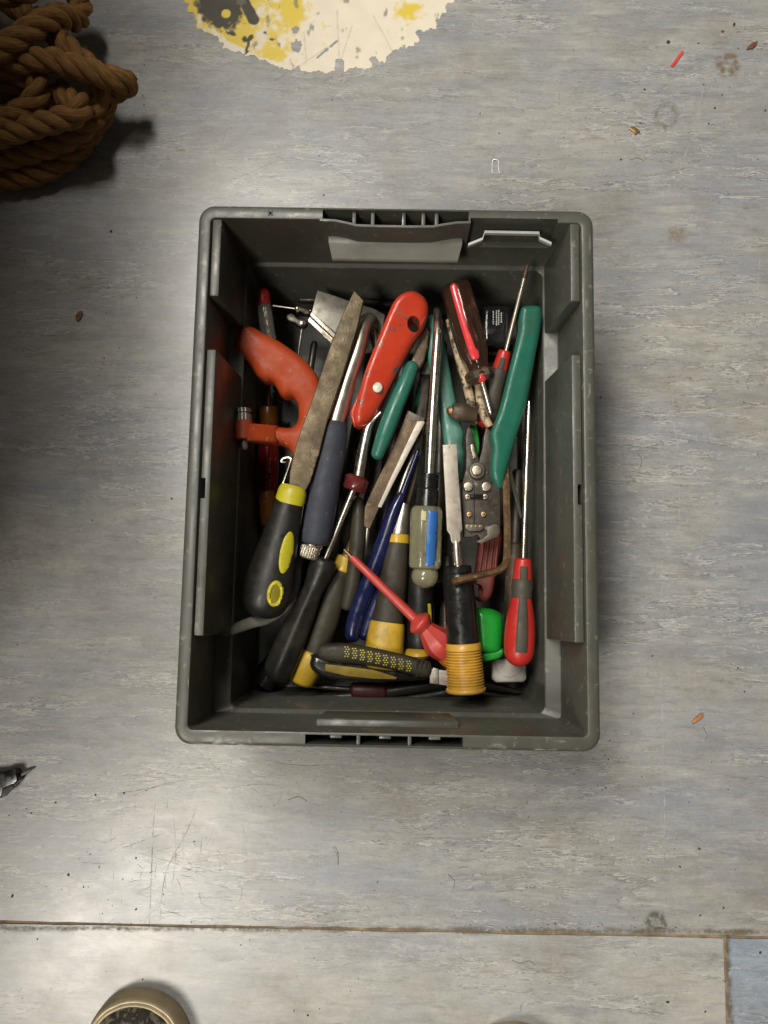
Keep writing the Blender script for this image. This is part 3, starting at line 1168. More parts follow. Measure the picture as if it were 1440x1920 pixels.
gx0, gx1 = P(605, 400, 170).x, P(879, 408, 170).x
gx2, gx3 = P(572, 1385, 170).x, P(868, 1385, 170).x
rx0, rx1 = P(882, 415, 170).x, P(1046, 415, 170).x
cut(shell, [cutter(gx0, gx1, 0.1860, 0.1967, 0.136, 0.18),
            cutter(gx2, gx3, -0.1970, -0.1905, 0.136, 0.18),
            cutter(rx0, rx1, 0.1845, 0.1918, 0.131, 0.18)])
# grip at the far end: bulging lip and ribs
lip = [(-0.0575, 0.1885), (-0.046, 0.1882), (-0.036, 0.1862), (-0.030, 0.1846), (-0.012, 0.1842), (0.012, 0.1842), (0.028, 0.1846), (0.036, 0.1862), (0.046, 0.1880), (0.0565, 0.1884)]
bm = bmesh.new()
rows = []
for x, y in lip:
    rows.append([bm.verts.new((x, y - 0.0012, 0.1690)), bm.verts.new((x, y - 0.0008, 0.1698)), bm.verts.new((x, y + 0.0009, 0.1698)), bm.verts.new((x, y + 0.0013, 0.1688)),
                 bm.verts.new((x, y + 0.0012 - 0.0012, 0.134)), bm.verts.new((x, y - 0.0012 - 0.0012, 0.134))])
for a, b in zip(rows, rows[1:]):
    for j in range(6):
        bm.faces.new((a[j], a[(j + 1) % 6], b[(j + 1) % 6], b[j]))
bm.faces.new(rows[0])
bm.faces.new(rows[-1][::-1])
finish('grip_lip', bm, BOXP, crate)
for px in (664, 699, 757, 794, 819):
    x = P(px, 405, 168).x
    block('rib', x - 0.0014, x + 0.0014, 0.1850, 0.1972, 0.134, 0.1672, BOXP, crate, 0.0004)
for px in (672, 768):
    x = P(px, 1385, 168).x
    block('rib', x - 0.0013, x + 0.0013, -0.1975, -0.1900, 0.134, 0.1690, BOXP, crate, 0.0004)
for px in (630, 722, 815):
    x = P(px, 1375, 168).x
    block('tab', x - 0.0042, x + 0.0042, -0.1929, -0.1896, 0.160, 0.1690, BOXP, crate, 0.0006)
# shelves pressed into the end walls behind the grips
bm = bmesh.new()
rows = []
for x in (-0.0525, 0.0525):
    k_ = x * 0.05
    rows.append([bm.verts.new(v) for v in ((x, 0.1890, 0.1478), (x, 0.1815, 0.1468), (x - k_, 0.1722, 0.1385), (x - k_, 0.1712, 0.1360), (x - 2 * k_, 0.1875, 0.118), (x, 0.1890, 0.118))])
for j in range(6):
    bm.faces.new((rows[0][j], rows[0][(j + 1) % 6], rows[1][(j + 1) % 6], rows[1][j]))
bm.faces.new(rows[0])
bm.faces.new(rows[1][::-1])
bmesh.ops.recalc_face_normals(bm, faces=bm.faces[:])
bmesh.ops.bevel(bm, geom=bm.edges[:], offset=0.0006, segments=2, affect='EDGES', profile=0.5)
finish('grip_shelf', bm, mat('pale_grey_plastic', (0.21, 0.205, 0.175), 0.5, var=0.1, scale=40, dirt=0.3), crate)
hexa('grip_shelf', [(-0.047, -0.1880, 0.118), (0.047, -0.1880, 0.118), (0.047, -0.1800, 0.122), (-0.047, -0.1800, 0.122),
                    (-0.052, -0.1885, 0.1465), (0.052, -0.1885, 0.1465), (0.052, -0.1828, 0.1450), (-0.052, -0.1828, 0.1450)], BOXP, crate, 0.0008)
# side ledges with gaps between them


def ledge(sx, ya, yb, slot=None):
    o, i_ = 0.1386, 0.1318
    c = [(sx * 0.1255, ya, 0.0975), (sx * 0.1255, yb, 0.0975), (sx * 0.1368, yb, 0.0975), (sx * 0.1368, ya, 0.0975),
         (sx * i_, ya, 0.1686), (sx * i_, yb, 0.1686), (sx * o, yb, 0.1686), (sx * o, ya, 0.1686)]
    ob = hexa('side_ledge', c, BOXP, crate, 0.0009)
    if slot:
        y = slot
        xa, xb = sx * 0.1352, sx * 0.1386
        cut(ob, [cutter(min(xa, xb), max(xa, xb) + (0.002 if sx > 0 else 0), y - 0.0075, y + 0.0075, 0.150, 0.18)])
    return ob


yL = lambda px, py: P(px, py, 168.5).y
ledge(-1, yL(403, 555), yL(403, 411))
ledge(-1, yL(378, 1192), yL(400, 655), yL(380, 915))
ledge(1, yL(1080, 565), yL(1080, 418))
ledge(1, yL(1075, 1205), yL(1080, 665), yL(1086, 927))
# moulded mark on the rim
q = P(507, 400, 170)
bm = bmesh.new()
for a in (math.pi / 4, -math.pi / 4):
    b2 = boxbm(-0.0024, 0.0024, -0.0008, 0.0008, -0.0002, 0.0002)
    bmesh.ops.rotate(b2, verts=b2.verts[:], cent=(0, 0, 0), matrix=Matrix.Rotation(a, 3, 'Z'))
    me_ = bpy.data.meshes.new('t')
    b2.to_mesh(me_)
    b2.free()
    bm.from_mesh(me_)
    bpy.data.meshes.remove(me_)
bmesh.ops.translate(bm, verts=bm.verts[:], vec=(q.x, q.y, 0.1702))
finish('cross_mark', bm, DARKHOLE, crate)
# whitened scrapes on the rim


def scuff(seed, thr, fx, fy, bias=None):
    def f(x, y):
        n = noise.fractal(Vector((x * fx, y * fy, seed)), 1.0, 2.0, 5)
        e = 1.0
        if bias:
            e = max(0.0, 1 - math.hypot((x - bias[0]) / bias[2], (y - bias[1]) / bias[3]))
        return max(0.0, (n - thr + (0.5 * e if bias else 0))) * 2.0 * (e if bias else 1)
    return f


PALE = (0.24, 0.23, 0.20)
stain('rim_scrapes', scuff(3, 0.30, 0.03, 0.09, (420, 1388, 110, 26)), 342, 565, 1374, 1405, 2.2, PALE, 0.17025, 0.5, 170, crate)
stain('rim_scrapes', scuff(5, 0.42, 0.03, 0.10), 880, 1100, 1384, 1406, 2.2, PALE, 0.17025, 0.5, 170, crate)
stain('rim_scrapes', scuff(7, 0.40, 0.03, 0.10), 400, 600, 389, 407, 2.2, PALE, 0.17025, 0.5, 170, crate)
stain('rim_scrapes', scuff(9, 0.40, 0.10, 0.02), 1098, 1108, 430, 1360, 2.2, PALE, 0.17025, 0.5, 170, crate)
stain('rim_scrapes', scuff(11, 0.42, 0.10, 0.02), 346, 354, 1200, 1350, 2.2, PALE, 0.17025, 0.5, 170, crate)
# bent strip in the recess of the far wall, paler than the crate
bm = bmesh.new()
stripz = 158
pts = [(878, 458), (905, 447), (909, 434), (1011, 436), (1012, 446), (1034, 456)]
V = [P(x, y, stripz) for x, y in pts]
rows = []
for i, v in enumerate(V):
    rows.append([bm.verts.new(v + Vector((0, dy, dz))) for dy, dz in ((-0.0011, 0), (0.0009, 0), (0.0009, -0.0035), (-0.0011, -0.0035))])
for a, b in zip(rows, rows[1:]):
    for j in range(4):
        bm.faces.new((a[j], a[(j + 1) % 4], b[(j + 1) % 4], b[j]))
bm.faces.new(rows[0])
bm.faces.new(rows[-1][::-1])
o = finish('pale_strip', bm, mat('pale_strip_plastic', (0.42, 0.42, 0.40), 0.3, var=0.1), crate)
o['label'] = 'pale bent strip on the far wall'

# ------------------------------------------------------------------ tools in the crate


def base(px, py):
    v = P(px, py, 60)
    return (v.x, v.y, 0.0045)


def hexsec(k=6, d=0.06):
    return lambda a, f: 1 - d * math.cos(k * a)


# --- flat file with black and yellow handle
t = thing('flat_file', 'rusty flat file with bulky black handle and yellow insets, lying on top', 'file', base(570, 850))
zf = zplane((665, 545, 112), (560, 925, 104), (600, 925, 104))
slab('blade', [(664, 544), (682, 563), (671, 612), (641, 709), (615, 785), (600, 845), (581, 905), (570, 925), (541, 925), (543, 885), (556, 829), (590, 735), (622, 640), (642, 590)],
     zf, 4.5, 0.8, RUSTSTEEL, t)
for i in range(9):       # stamped marks along the blade
    f = i / 8
    x, y = 631 - f * 19 + random.uniform(-2, 2), 655 + f * 62
    slab('stamp_mark', circle(x, y, random.uniform(1.2, 2.2), random.uniform(1.5, 3), 7), zf(x, y) + 0.15, 0.4, 0.1, BROWNSTEEL, t)
a0, a1 = (547, 925, 100), (487, 1158, 88)
prof = [(0, 24), (0.03, 26), (0.1, 28), (0.22, 31), (0.4, 36), (0.55, 41), (0.7, 46), (0.82, 47), (0.91, 42), (0.96, 32), (0.99, 18), (1, 5)]
rod('handle', a0, a1, sm(prof, 4), BLACKRUB, t, 32, squash=0.78)
rod('collar', (551, 910, 101), (543, 944, 99), [(0, 20), (0.12, 25), (0.35, 27.5), (0.8, 28.5), (1, 27)], LEMON, t, 28, squash=0.82)


host = [c for c in t.children if c.name.startswith('handle')][0]
inlay('grip_inset', host, circle(537, 1036, 12, 40, 30, 0.20), LEMON, t, 0.7)
inlay('hang_hole_rim', host, circle(516, 1113, 15.5, 25, 30, 0.16), LEMON, t, 1.2, circle(516.5, 1114, 8.5, 17.5, 22, 0.16), 3.2)
inlay('hang_hole_floor', host, circle(516.5, 1114, 8.4, 17.4, 22, 0.16), mat('dirty_lemon', (0.20, 0.17, 0.012), 0.5, var=0.2, dirt=0.6), t, 0.15, None, 3.2)

# --- orange saw handle with arm and clamp screw
t = thing('saw_handle', 'dull orange plastic saw handle with finger grips and side arm', 'saw handle', base(530, 720))
zs = zplane((445, 640, 102), (600, 760, 97), (560, 860, 94))
slab('grip', [(450, 611), (462, 606), (476, 610), (493, 620), (515, 631), (533, 642), (555, 658), (573, 673), (588, 691), (599, 710), (606, 740), (604, 780), (594, 830), (578, 866), (560, 878),
              (551, 862), (547, 848), (540, 838), (524, 829), (505, 827), (490, 827), (490, 795), (520, 797), (545, 798), (555, 788), (558, 772), (557, 755), (551, 744), (546, 739), (533, 741), (523, 735), (517, 724), (510, 713), (503, 711), (495, 711), (484, 705), (475, 694),
              (467, 680), (456, 669), (443, 663), (433, 657), (430, 648), (434, 630), (440, 618)],
     zs, 25, 8.5, ORANGE, t, smoothn=3, k=6)
rod('end_face', (430, 625, 90), (449, 633, 90), [(0, 4), (0.04, 16), (0.15, 21), (0.5, 25), (1, 26)], ORANGE, t, 24, squash=0.85)
slab('arm', [(462, 792), (500, 795), (520, 797), (520, 829), (500, 828), (476, 827), (462, 826)], zplane((462, 810, 113), (520, 797, 95), (520, 829, 95)), 12, 2.5, ORANGE, t)
rod('boss', (457, 789, 106), (457, 826, 106), [(0, 15), (0.06, 17.5), (0.5, 17.5), (0.94, 17.5), (1, 15)], ORANGE, t, 24)
rod('knurled_nut', (456, 766, 106), (457, 791, 106), [(0, 11), (0.05, 15), (0.35, 15), (0.36, 13), (0.48, 13), (0.5, 15.5), (0.95, 15.5), (1, 13)], GREYAL, t, 40, sec=hexsec(20, 0.03))
rod('screw_end', (458, 824, 106), (458, 843, 105), [(0, 6.5), (0.8, 6.5), (1, 4)], STEEL, t, 14)
wire('saw_frame', [(462, 850, 70), (456, 900, 62), (446, 1010, 52), (437, 1140, 46)], [8, 8.5, 9, 9], BROWNGRIP, t, 10, squash=0.8)

# --- blue-grey rubber handle with chrome tube
t = thing('ratchet_handle', 'chrome tubed handle with blue-grey foam grip and knurled end nut', 'handle', base(620, 860))
wire('chrome_tube', [(699, 608, 72), (692, 601, 84), (682, 612, 92), (669, 660, 95), (649, 720, 95), (629, 790, 93), (624, 806, 92)], [14, 15, 15.5, 16, 16.5, 17, 17], BRUSHED, t, 24)
rod('foam_grip', (629, 788, 92), (588, 1022, 82), rounded([(0, 23), (0.08, 27), (0.3, 30), (0.7, 31), (0.92, 30), (1, 27)], 5, 0.02), GREYGRIP, t, 32)
rod('bush', (590, 1012, 82), (580, 1032, 82), [(0, 18), (0.2, 20), (0.5, 20), (0.6, 15), (1, 15)], CHROME, t, 24)
rod('knurled_nut', (583, 1022, 82), (575, 1047, 81), [(0, 14), (0.08, 19), (0.15, 20), (0.85, 20), (0.95, 18), (1, 14)],
    mat('knurled_metal', (0.50, 0.44, 0.36), 0.35, 0.85, var=0.4, scale=500, bump=1.0, bscale=1100), t, 60, sec=hexsec(30, 0.025))

# --- red knife handle
t = thing('knife_handle', 'chipped red metal knife handle with hanging hole and slotted screw', 'knife', base(735, 670))
zf = zplane((770, 545, 112), (675, 790, 98), (713, 760, 97))
body = slab('body', [(668, 797), (663, 780), (666, 760), (680, 704), (693, 668), (707, 633), (720, 601), (733, 571), (741, 557), (752, 547), (764, 542), (777, 541), (791, 548), (800, 558), (804, 571), (802, 588), (793, 613), (773, 644), (749, 689), (731, 725), (713, 760), (702, 778), (692, 789), (680, 796)],
            zf, 21, 6.5, REDPAINT, t, smoothn=3, k=6)
cut(body, [slab('cutter', circle(778, 578, 12.5, 15, 22), 140, 70, 0.2, None, None)])
ring_pts = circle(781, 580, 17, 19, 24)
slab('screw', circle(708, 726, 10, 10.5, 20), zf(708, 726) + 1.2, 3, 0.8, STEELFLAT, t)
o = t.children[-1]
cut(o, [slab('cutter', [(699, 734), (697, 732), (717, 717), (719, 719)], 140, 140 - zf(708, 726) - 0.3, 0.1, None, None)])
slab('lower_half', [(664, 800), (655, 775), (668, 745), (690, 690), (700, 720), (690, 790)], lambda x, y: zf(x, y) - 12, 8, 2, REDPAINT, t)

# --- chrome rod with maroon collar and black screwdriver handle
t = thing('hooked_pick', 'bent chrome pick with maroon collar and long black handle', 'pick', base(600, 1100))
wire('chrome_rod', [(714, 772, 91), (702, 785, 88), (692, 799, 85), (686, 820, 84), (678, 860, 82), (671, 900, 80)], [3.5, 5, 9, 10, 10.5, 10.5], CHROME, t, 18)
rod('collar', (672, 893, 81), (662, 920, 80), [(0, 19), (0.15, 24), (0.8, 24), (1, 19)], MAROON, t, 8, sec=hexsec(8, 0.04))
rod('shaft', (664, 915, 80), (608, 1052, 74), [(0, 6.5), (0.5, 6), (0.97, 4.5), (1, 4.5)], CHROME, t, 14)
rod('handle', (612, 1046, 74), (515, 1275, 58), sm([(0, 8), (0.01, 20), (0.04, 25), (0.10, 25), (0.2, 21), (0.3, 20), (0.45, 24), (0.65, 28), (0.82, 29), (0.93, 27), (0.985, 18), (1, 6)], 3),
    BLACKRUB, t, 36, sec=lambda a, f: 1 - (0.05 * math.cos(6 * a) if f > 0.25 else 0))

# --- teal dipped pliers
t = thing('dipped_pliers', 'pliers with dark green dipped handle lying beside the red knife', 'pliers', base(745, 770))
wire('handle', [(772, 688, 88), (757, 725, 90), (738, 770, 90), (722, 812, 89), (708, 851, 86)], [13, 15.5, 16.5, 16, 12.5], TEALDIP, t, 20, tip=0.9)
wire('handle', [(800, 690, 56), (790, 740, 54), (780, 800, 52), (770, 850, 48)], [9, 12, 13, 10], TEALDIP, t, 14, tip=0.8)
slab('jaw', [(766, 690), (772, 672), (782, 648), (790, 625), (800, 610), (806, 622), (802, 650), (796, 676), (784, 696)], 86, 9, 1.5, BROWNSTEEL, t)

# --- two rusty bevel-edge chisels
t = thing('broad_chisel', 'broad rusty chisel blade with bright silver strip along its edge', 'chisel', base(740, 880))
zf = zplane((780, 775, 80), (690, 990, 66), (720, 990, 66))
slab('blade', [(764, 769), (797, 786), (768, 842), (735, 905), (712, 950), (693, 992), (682, 986), (684, 950), (695, 925), (722, 870), (745, 820)], zf, 5, 0.5, BROWNSTEEL, t)
slab('ground_bevel', [(794, 789), (797, 792), (768, 847), (736, 909), (715, 952), (708, 950), (728, 905), (756, 845), (782, 790)], lambda x, y: zf(x, y) + 0.6, 3, 0.4, STEELFLAT, t)
slab('cutting_edge', [(766, 770), (797, 785), (791, 795), (764, 786)], lambda x, y: zf(x, y) + 0.5, 3, 0.3, DULLSTEEL, t)
rod('tang', (690, 985, 62), (683, 1040, 58), [(0, 5), (1, 4)], STEEL, t, 10)
t = thing('yellow_capped_chisel', 'chisel with tapered steel bolster, dirty black grip and broad yellow cap', 'chisel', base(740, 1080))
zf = zplane((800, 650, 64), (770, 870, 60), (740, 950, 60))
slab('blade', [(789, 656), (805, 656), (806, 700), (800, 770), (790, 850), (778, 905), (766, 950), (748, 948), (760, 900), (775, 835), (788, 740)], zf, 4, 0.5, DULLSTEEL, t)
rod('bolster', (758, 945, 62), (746, 1008, 62), [(0, 11), (0.3, 13), (0.8, 18), (1, 19)], STEEL, t, 24)
rod('collar', (747, 1002, 62), (746, 1020, 62), [(0, 19), (0.1, 21.5), (0.9, 22), (1, 20)], YELLOW, t, 24)
rod('grip', (746, 1018, 62), (727, 1170, 60), [(0, 21), (0.2, 24), (0.5, 27), (0.8, 29), (1, 31)], OLIVEGRIP, t, 32, sec=lambda a, f: 1 - 0.03 * math.cos(4 * a))
rod('cap', (727, 1166, 61), (716, 1252, 60), [(0, 32), (0.05, 34), (0.3, 36), (0.7, 38), (0.93, 38), (1, 33)], YELLOW, t, 32, sec=lambda a, f: 1 - 0.04 * math.cos(4 * a))
t = thing('slim_yellow_chisel', 'chisel with slim yellow ended grip lying under the black handle', 'chisel', base(600, 1160))
rod('bolster', (662, 1015, 56), (650, 1050, 54), [(0, 8), (0.5, 10), (1, 14)], RUSTKEY, t, 18)
rod('collar', (650, 1044, 54), (641, 1072, 54), [(0, 17), (0.1, 20), (0.9, 21), (1, 19)], YELLOW, t, 24)
rod('grip', (642, 1068, 54), (590, 1222, 50), [(0, 18), (0.2, 22), (0.6, 26), (1, 27)], OLIVEGRIP, t, 28)
rod('cap', (591, 1216, 51), (560, 1284, 48), rounded([(0, 27), (0.3, 28), (0.6, 28), (1, 25)], 5, 0.15), YELLOW, t, 28)

# --- grey dipped plier handle and navy pliers
t = thing('grey_handled_pliers', 'pliers with worn grey dipped handle beside the red insulated screwdriver', 'pliers', base(665, 1040))
wire('handle', [(672, 940, 62), (672, 985, 63), (668, 1040, 62), (660, 1095, 60), (650, 1135, 58)], [10, 14, 15, 14, 11], OLIVEGRIP, t, 18, tip=0.9)
wire('handle', [(660, 950, 40), (650, 1000, 36), (640, 1080, 34)], [9, 12, 10], OLIVEGRIP, t, 14, tip=0.9)
slab('jaw', [(662, 945), (680, 945), (690, 905), (694, 870), (684, 850), (668, 880), (660, 915)], 64, 8, 1.5, BROWNSTEEL, t)
t = thing('navy_pliers', 'long pliers with two dark blue dipped handles', 'pliers', base(710, 1050))
wire('handle', [(752, 930, 66), (738, 960, 66), (722, 1010, 64), (700, 1070, 62), (680, 1120, 60), (665, 1165, 59), (660, 1193, 58)], [9, 13, 15.5, 16, 16, 15.5, 14], NAVY, t, 18, tip=0.8)
wire('handle', [(745, 950, 58), (738, 1000, 58), (732, 1060, 57), (716, 1110, 56), (698, 1150, 55), (684, 1190, 54)], [9, 12, 14, 15, 15, 14], NAVY, t, 18, tip=0.8)
wire('jaw', [(783, 846, 66), (774, 872, 66), (760, 910, 66), (748, 945, 66)], [3.5, 4.5, 6, 8], NAVY, t, 12)
wire('jaw', [(776, 852, 63), (764, 880, 63), (752, 915, 63), (744, 948, 62)], [3, 4, 5, 7], STEEL, t, 12)

# --- phillips screwdriver with blue stripe
t = thing('blue_striped_screwdriver', 'long chrome screwdriver with yellowed clear handle, blue stripe and ball end', 'screwdriver', base(805, 850))
wire('shaft', [(819, 583, 88), (821, 610, 100), (816, 690, 104), (810, 790, 104), (805, 895, 102)], [7, 8.5, 8.8, 9, 9], CHROME, t, 20, n=4)
zz = 98
rings_ = [(0, 17)]
for i in range(6):
    rings_ += [(0.03 + i * 0.07, 20), (0.055 + i * 0.07, 20), (0.065 + i * 0.07, 18.5), (0.085 + i * 0.07, 18.5)]
rings_ += [(0.46, 20), (0.5, 21), (0.95, 21), (1, 22)]
rod('ferrule', (804, 889, zz), (800, 952, zz), rings_, BLACKPL, t, 28)
rod('handle', (800, 950, zz), (796, 1068, 95), [(0, 24), (0.03, 28), (0.1, 30), (0.5, 30), (0.92, 30), (0.97, 28), (1, 20)], CLEAROLIVE, t, 48, sec=hexsec(8, 0.035), phase=math.pi / 8)
rod('handle_core', (801, 945, zz - 2), (798, 1040, 94), [(0, 9), (0.9, 9), (1, 4)], DULLSTEEL, t, 14)
rod('ball_end', (797, 1060, 95), (796, 1103, 94), [(0, 12), (0.1, 19), (0.3, 24), (0.5, 25), (0.7, 23), (0.86, 17), (0.95, 10), (1, 3)], CLEAROLIVE, t, 28)
host = [c for c in t.children if c.name.startswith('handle') and 'core' not in c.name][0]
inlay('blue_stripe', host, [(802, 958), (810, 957), (818, 958), (821, 963), (820, 1000), (818, 1030), (816, 1060), (806, 1062), (797, 1061), (798, 1040), (800, 1000)], BLUEPL, t, 0.35)
slab('maker_tab', [(790, 958), (800, 958), (799, 976), (789, 976)], zz + 13.2, 2, 0.3, mat('faded_label', (0.42, 0.38, 0.20), 0.4), t)

# --- transparent brown screwdriver with red core
t = thing('red_core_screwdriver', 'stubby screwdriver with brown clear handle showing a red core', 'screwdriver', base(880, 640))
a0, a1 = (852, 532, 108), (900, 704, 98)
rod('handle', a0, a1, [(0, 20), (0.012, 25), (0.05, 29), (0.5, 30), (0.75, 28), (0.86, 22), (0.93, 20), (0.97, 24), (1, 26)], AMBERGLASS, t, 48, sec=hexsec(6, 0.06))
rod('guard', (896, 694, 98.5), (903, 716, 97.5), [(0, 24), (0.2, 29), (0.7, 29), (1, 22)], BROWNGRIP, t, 6)
rod('red_core', (850, 531, 118.5), (893, 676, 110), rounded([(0, 9), (0.5, 10.5), (0.9, 10), (1, 9)], 4, 0.05), REDCORE, t, 18, squash=0.55)
rod('inner_shank', (893, 672, 106), (901, 702, 103), [(0, 6), (1, 6)], CREAM, t, 12)
rod('red_ferrule', (900, 698, 106), (904, 715, 103), [(0, 8), (0.2, 9.5), (0.8, 9.5), (1, 8)], REDCORE, t, 14)
rod('shaft', (903, 712, 99), (921, 778, 94), [(0, 5), (0.9, 4.5), (0.97, 3.5), (1, 2.5)], CHROME, t, 12)

# --- green handled wire stripper
t = thing('wire_stripper', 'wire stripper with long green handles and riveted dark steel jaws', 'wire stripper', base(905, 880))
zr = zplane((1000, 575, 116), (930, 910, 97), (960, 860, 98))
slab('handle', [(983, 571), (978, 578), (975, 600), (974, 620), (956, 691), (938, 764), (922, 806), (921, 820), (924, 838), (921, 875), (924, 898), (937, 918), (944, 908), (957, 862), (970, 818), (991, 747), (1007, 658), (1017, 604), (1018, 580), (1013, 571), (1000, 569)],
     zr, 15, 5.5, TEAL, t, smoothn=3, k=5)
zl = zplane((810, 590, 78), (865, 900, 93), (840, 900, 93))
o = slab('handle', [(811, 586), (803, 592), (799, 615), (800, 650), (808, 700), (819, 745), (824, 775), (828, 800), (835, 840), (850, 880), (864, 904), (870, 884), (872, 851), (869, 833), (871, 812), (864, 785), (857, 755), (849, 715), (840, 667), (831, 616), (824, 592)],
         zl, 14, 5, TEALLIT, t, smoothn=3, k=5)
o['label'] = 'green handle coloured paler as if lit, with faded dark print'
for rx, lst in ((0, ((693, 6), (706, 14), (724, 9), (738, 10))), (1, ((690, 10), (706, 8), (720, 14), (741, 6)))):
    for yy, ln in lst:     # faded print
        x = 828 + rx * 7 + (yy - 693) * 0.16
        for q_ in range(0, ln, 3):
            slab('print', [(x - 2.0, yy + q_), (x + 2.0, yy + q_ - 0.6), (x + 2.3, yy + q_ + 1.0), (x - 1.7, yy + q_ + 1.6)], zl(x, yy) + 0.12, 0.3, 0.02, PRINTBLK, t)
zb = zplane((870, 800, 92), (867, 1010, 93), (938, 1000, 94))
body = slab('body', [(876, 800), (884, 803), (887, 817), (893, 842), (898, 866), (904, 842), (907, 817), (911, 802), (919, 805), (925, 831), (922, 856), (925, 900), (938, 918), (939, 986), (936, 1005), (921, 1011), (901, 1018), (884, 1008), (869, 1008), (866, 940), (866, 905), (873, 880), (874, 851), (872, 822)],
            zb, 6, 0.8, DARKMETAL, t)
cut(body, [slab('cutter', [(873, 999), (881, 996), (897, 996), (907, 991), (914, 999), (909, 1006), (897, 1009), (880, 1003)], 140, 70, 0.1, None, None),
           slab('cutter', [(901, 890), (902.4, 890), (902.4, 975), (901, 975)], 140, 49, 0.1, None, None)])
slab('jaw_plate', [(912, 989), (920, 985), (929, 981), (937, 986), (938, 998), (933, 1007), (920, 1012), (902, 1020), (893, 1015), (905, 1010), (914, 1003)], 97.2, 3, 0.5, DULLSTEEL, t)
slab('tooth_plate', [(872, 983), (906, 983), (908, 990), (900, 996), (880, 996), (872, 990)], 97, 3, 0.5, DULLSTEEL, t)
for i in range(4):
    slab('wire_hole', circle(877 + i * 8, 987, 2.6, 2.4, 10), 97.3, 0.6, 0.05, BRASS, t)
slab('pivot_washer', circle(895, 882, 15.5, 16, 28), 96.5, 4, 1.0, DULLSTEEL, t)
slab('pivot_rivet', circle(894, 881, 10, 10, 24), 99, 4, 1.2, NICKEL, t)
for x, y in ((878, 912), (912, 912)):
    slab('rivet', circle(x, y, 9, 9, 20), 96, 4, 0.8, NICKEL, t)
for x, y, m_ in ((877, 931, NICKEL), (910, 931, NICKEL), (880, 964, BRASS), (907, 964, BRASS)):
    o = slab('screw', circle(x, y, 5.4, 5.4, 14), 95.5, 3, 0.6, m_, t)
    slab('screw_slot', [(x - 2.5, y - 0.8), (x + 2.5, y - 0.8), (x + 2.5, y + 0.8), (x - 2.5, y + 0.8)], 95.8, 0.5, 0.05, DARKMETAL, t)
bm = bmesh.new()
path = []
for i in range(120):
    f = i / 119
    a = f * 2 * math.pi * 11
    c = P(881 + f * 26, 931, 95)
    path.append(c + Vector((0, math.cos(a) * 0.0017, math.sin(a) * 0.0017)))
sweep(bm, path, [0.00035] * len(path), 5)
finish('spring', bm, DARKMETAL, t)
slab('latch', [(882, 834), (888, 832), (893, 858), (887, 860)], 94.5, 3, 0.4, NICKEL, t)

# --- cream worn pliers, black plug, green strip under the brown screwdriver
t = thing('peeling_pliers', 'slim pliers with peeling cream paint under the brown screwdriver', 'pliers', base(880, 700))
wire('handle', [(842, 600, 84), (856, 650, 86), (870, 700, 87), (881, 745, 87), (889, 795, 88)], [7, 9, 9, 9, 7], CREAM, t, 12)
wire('handle', [(893, 700, 84), (899, 745, 85), (906, 775, 86), (919, 800, 86)], [6, 8, 9, 7], CREAM, t, 12)
wire('shank', [(850, 610, 80), (864, 670, 80), (880, 740, 80), (884, 790, 80)], [12, 13, 11, 8], BROWNGRIP, t, 12)
t = thing('black_barrel', 'short black barrel connector with copper tip by the green handle', 'connector', base(862, 775))
rod('barrel', (846, 768, 96), (892, 780, 94), [(0, 10), (0.06, 15), (0.2, 16), (0.3, 18), (0.6, 18), (0.7, 16), (1, 15)], BROWNGRIP, t, 20)
rod('copper_tip', (839, 775, 96), (848, 771, 96), [(0, 6), (0.3, 10), (1, 11)], RUSTKEY, t, 14)
t = thing('green_strip', 'thin bright green plastic strip between the wire stripper arms', 'plastic strip', base(890, 780))
slab('strip', [(862, 694), (868, 690), (880, 740), (892, 790), (899, 830), (897, 852), (889, 862), (885, 840), (882, 800), (872, 745)], 80, 3, 0.8, GREENPL, t, smoothn=2)

# --- flat chisel with black handle and ribbed yellow end
t = thing('ribbed_chisel', 'clean flat chisel with black handle and ribbed amber yellow end', 'chisel', base(860, 1060))
zc = zplane((845, 835, 114), (852, 1020, 103), (870, 1020, 103))
slab('blade', [(830, 834), (857, 832), (859, 880), (864, 950), (867, 992), (863, 1000), (864, 1013), (860, 1018), (849, 1019), (846, 1014), (844, 1003), (838, 994), (835, 930), (832, 880)], zc, 3.6, 0.4, STEELFLAT, t)
rod('neck', (855, 1014, 100), (859, 1066, 98), [(0, 8), (0.3, 9.5), (1, 9.5)], CHROME, t, 18)
rod('handle', (858, 1060, 97), (869, 1212, 92), [(0, 20), (0.015, 26), (0.09, 26), (0.1, 24.5), (0.13, 27), (0.4, 29), (1, 31)], BLACKPL, t, 36)
rib = [(0, 29), (0.02, 32), (0.13, 33), (0.15, 33)]
nrib = 13
for i in range(nrib):
    f = 0.15 + 0.72 * i / nrib
    d_ = 0.72 / nrib
    r_ = 32.5 + 2.0 * i / nrib
    rib += [(f + d_ * 0.12, r_ - 2.8), (f + d_ * 0.30, r_ - 2.8), (f + d_ * 0.45, r_ + 0.5), (f + d_ * 0.85, r_ + 0.5)]
rib += [(0.885, 34), (0.90, 36.5), (0.95, 37), (0.985, 33), (1, 24)]
rod('ribbed_end', (868.5, 1204, 92), (874, 1300, 90), rib, AMBERYEL, t, 40, sharp=60)

# --- rusty hex key
t = thing('hex_key', 'rusty bent hex key lying across the black chisel handle', 'hex key', base(930, 1020))
wire('bar', [(848, 1092, 116), (870, 1085, 114), (900, 1078, 110), (925, 1072, 106), (939, 1067, 104), (947, 1058, 102), (950, 1045, 100), (951, 1000, 97), (950, 950, 94), (948, 890, 88), (944, 850, 84)], 7.2, RUSTKEY, t, 6, n=4)

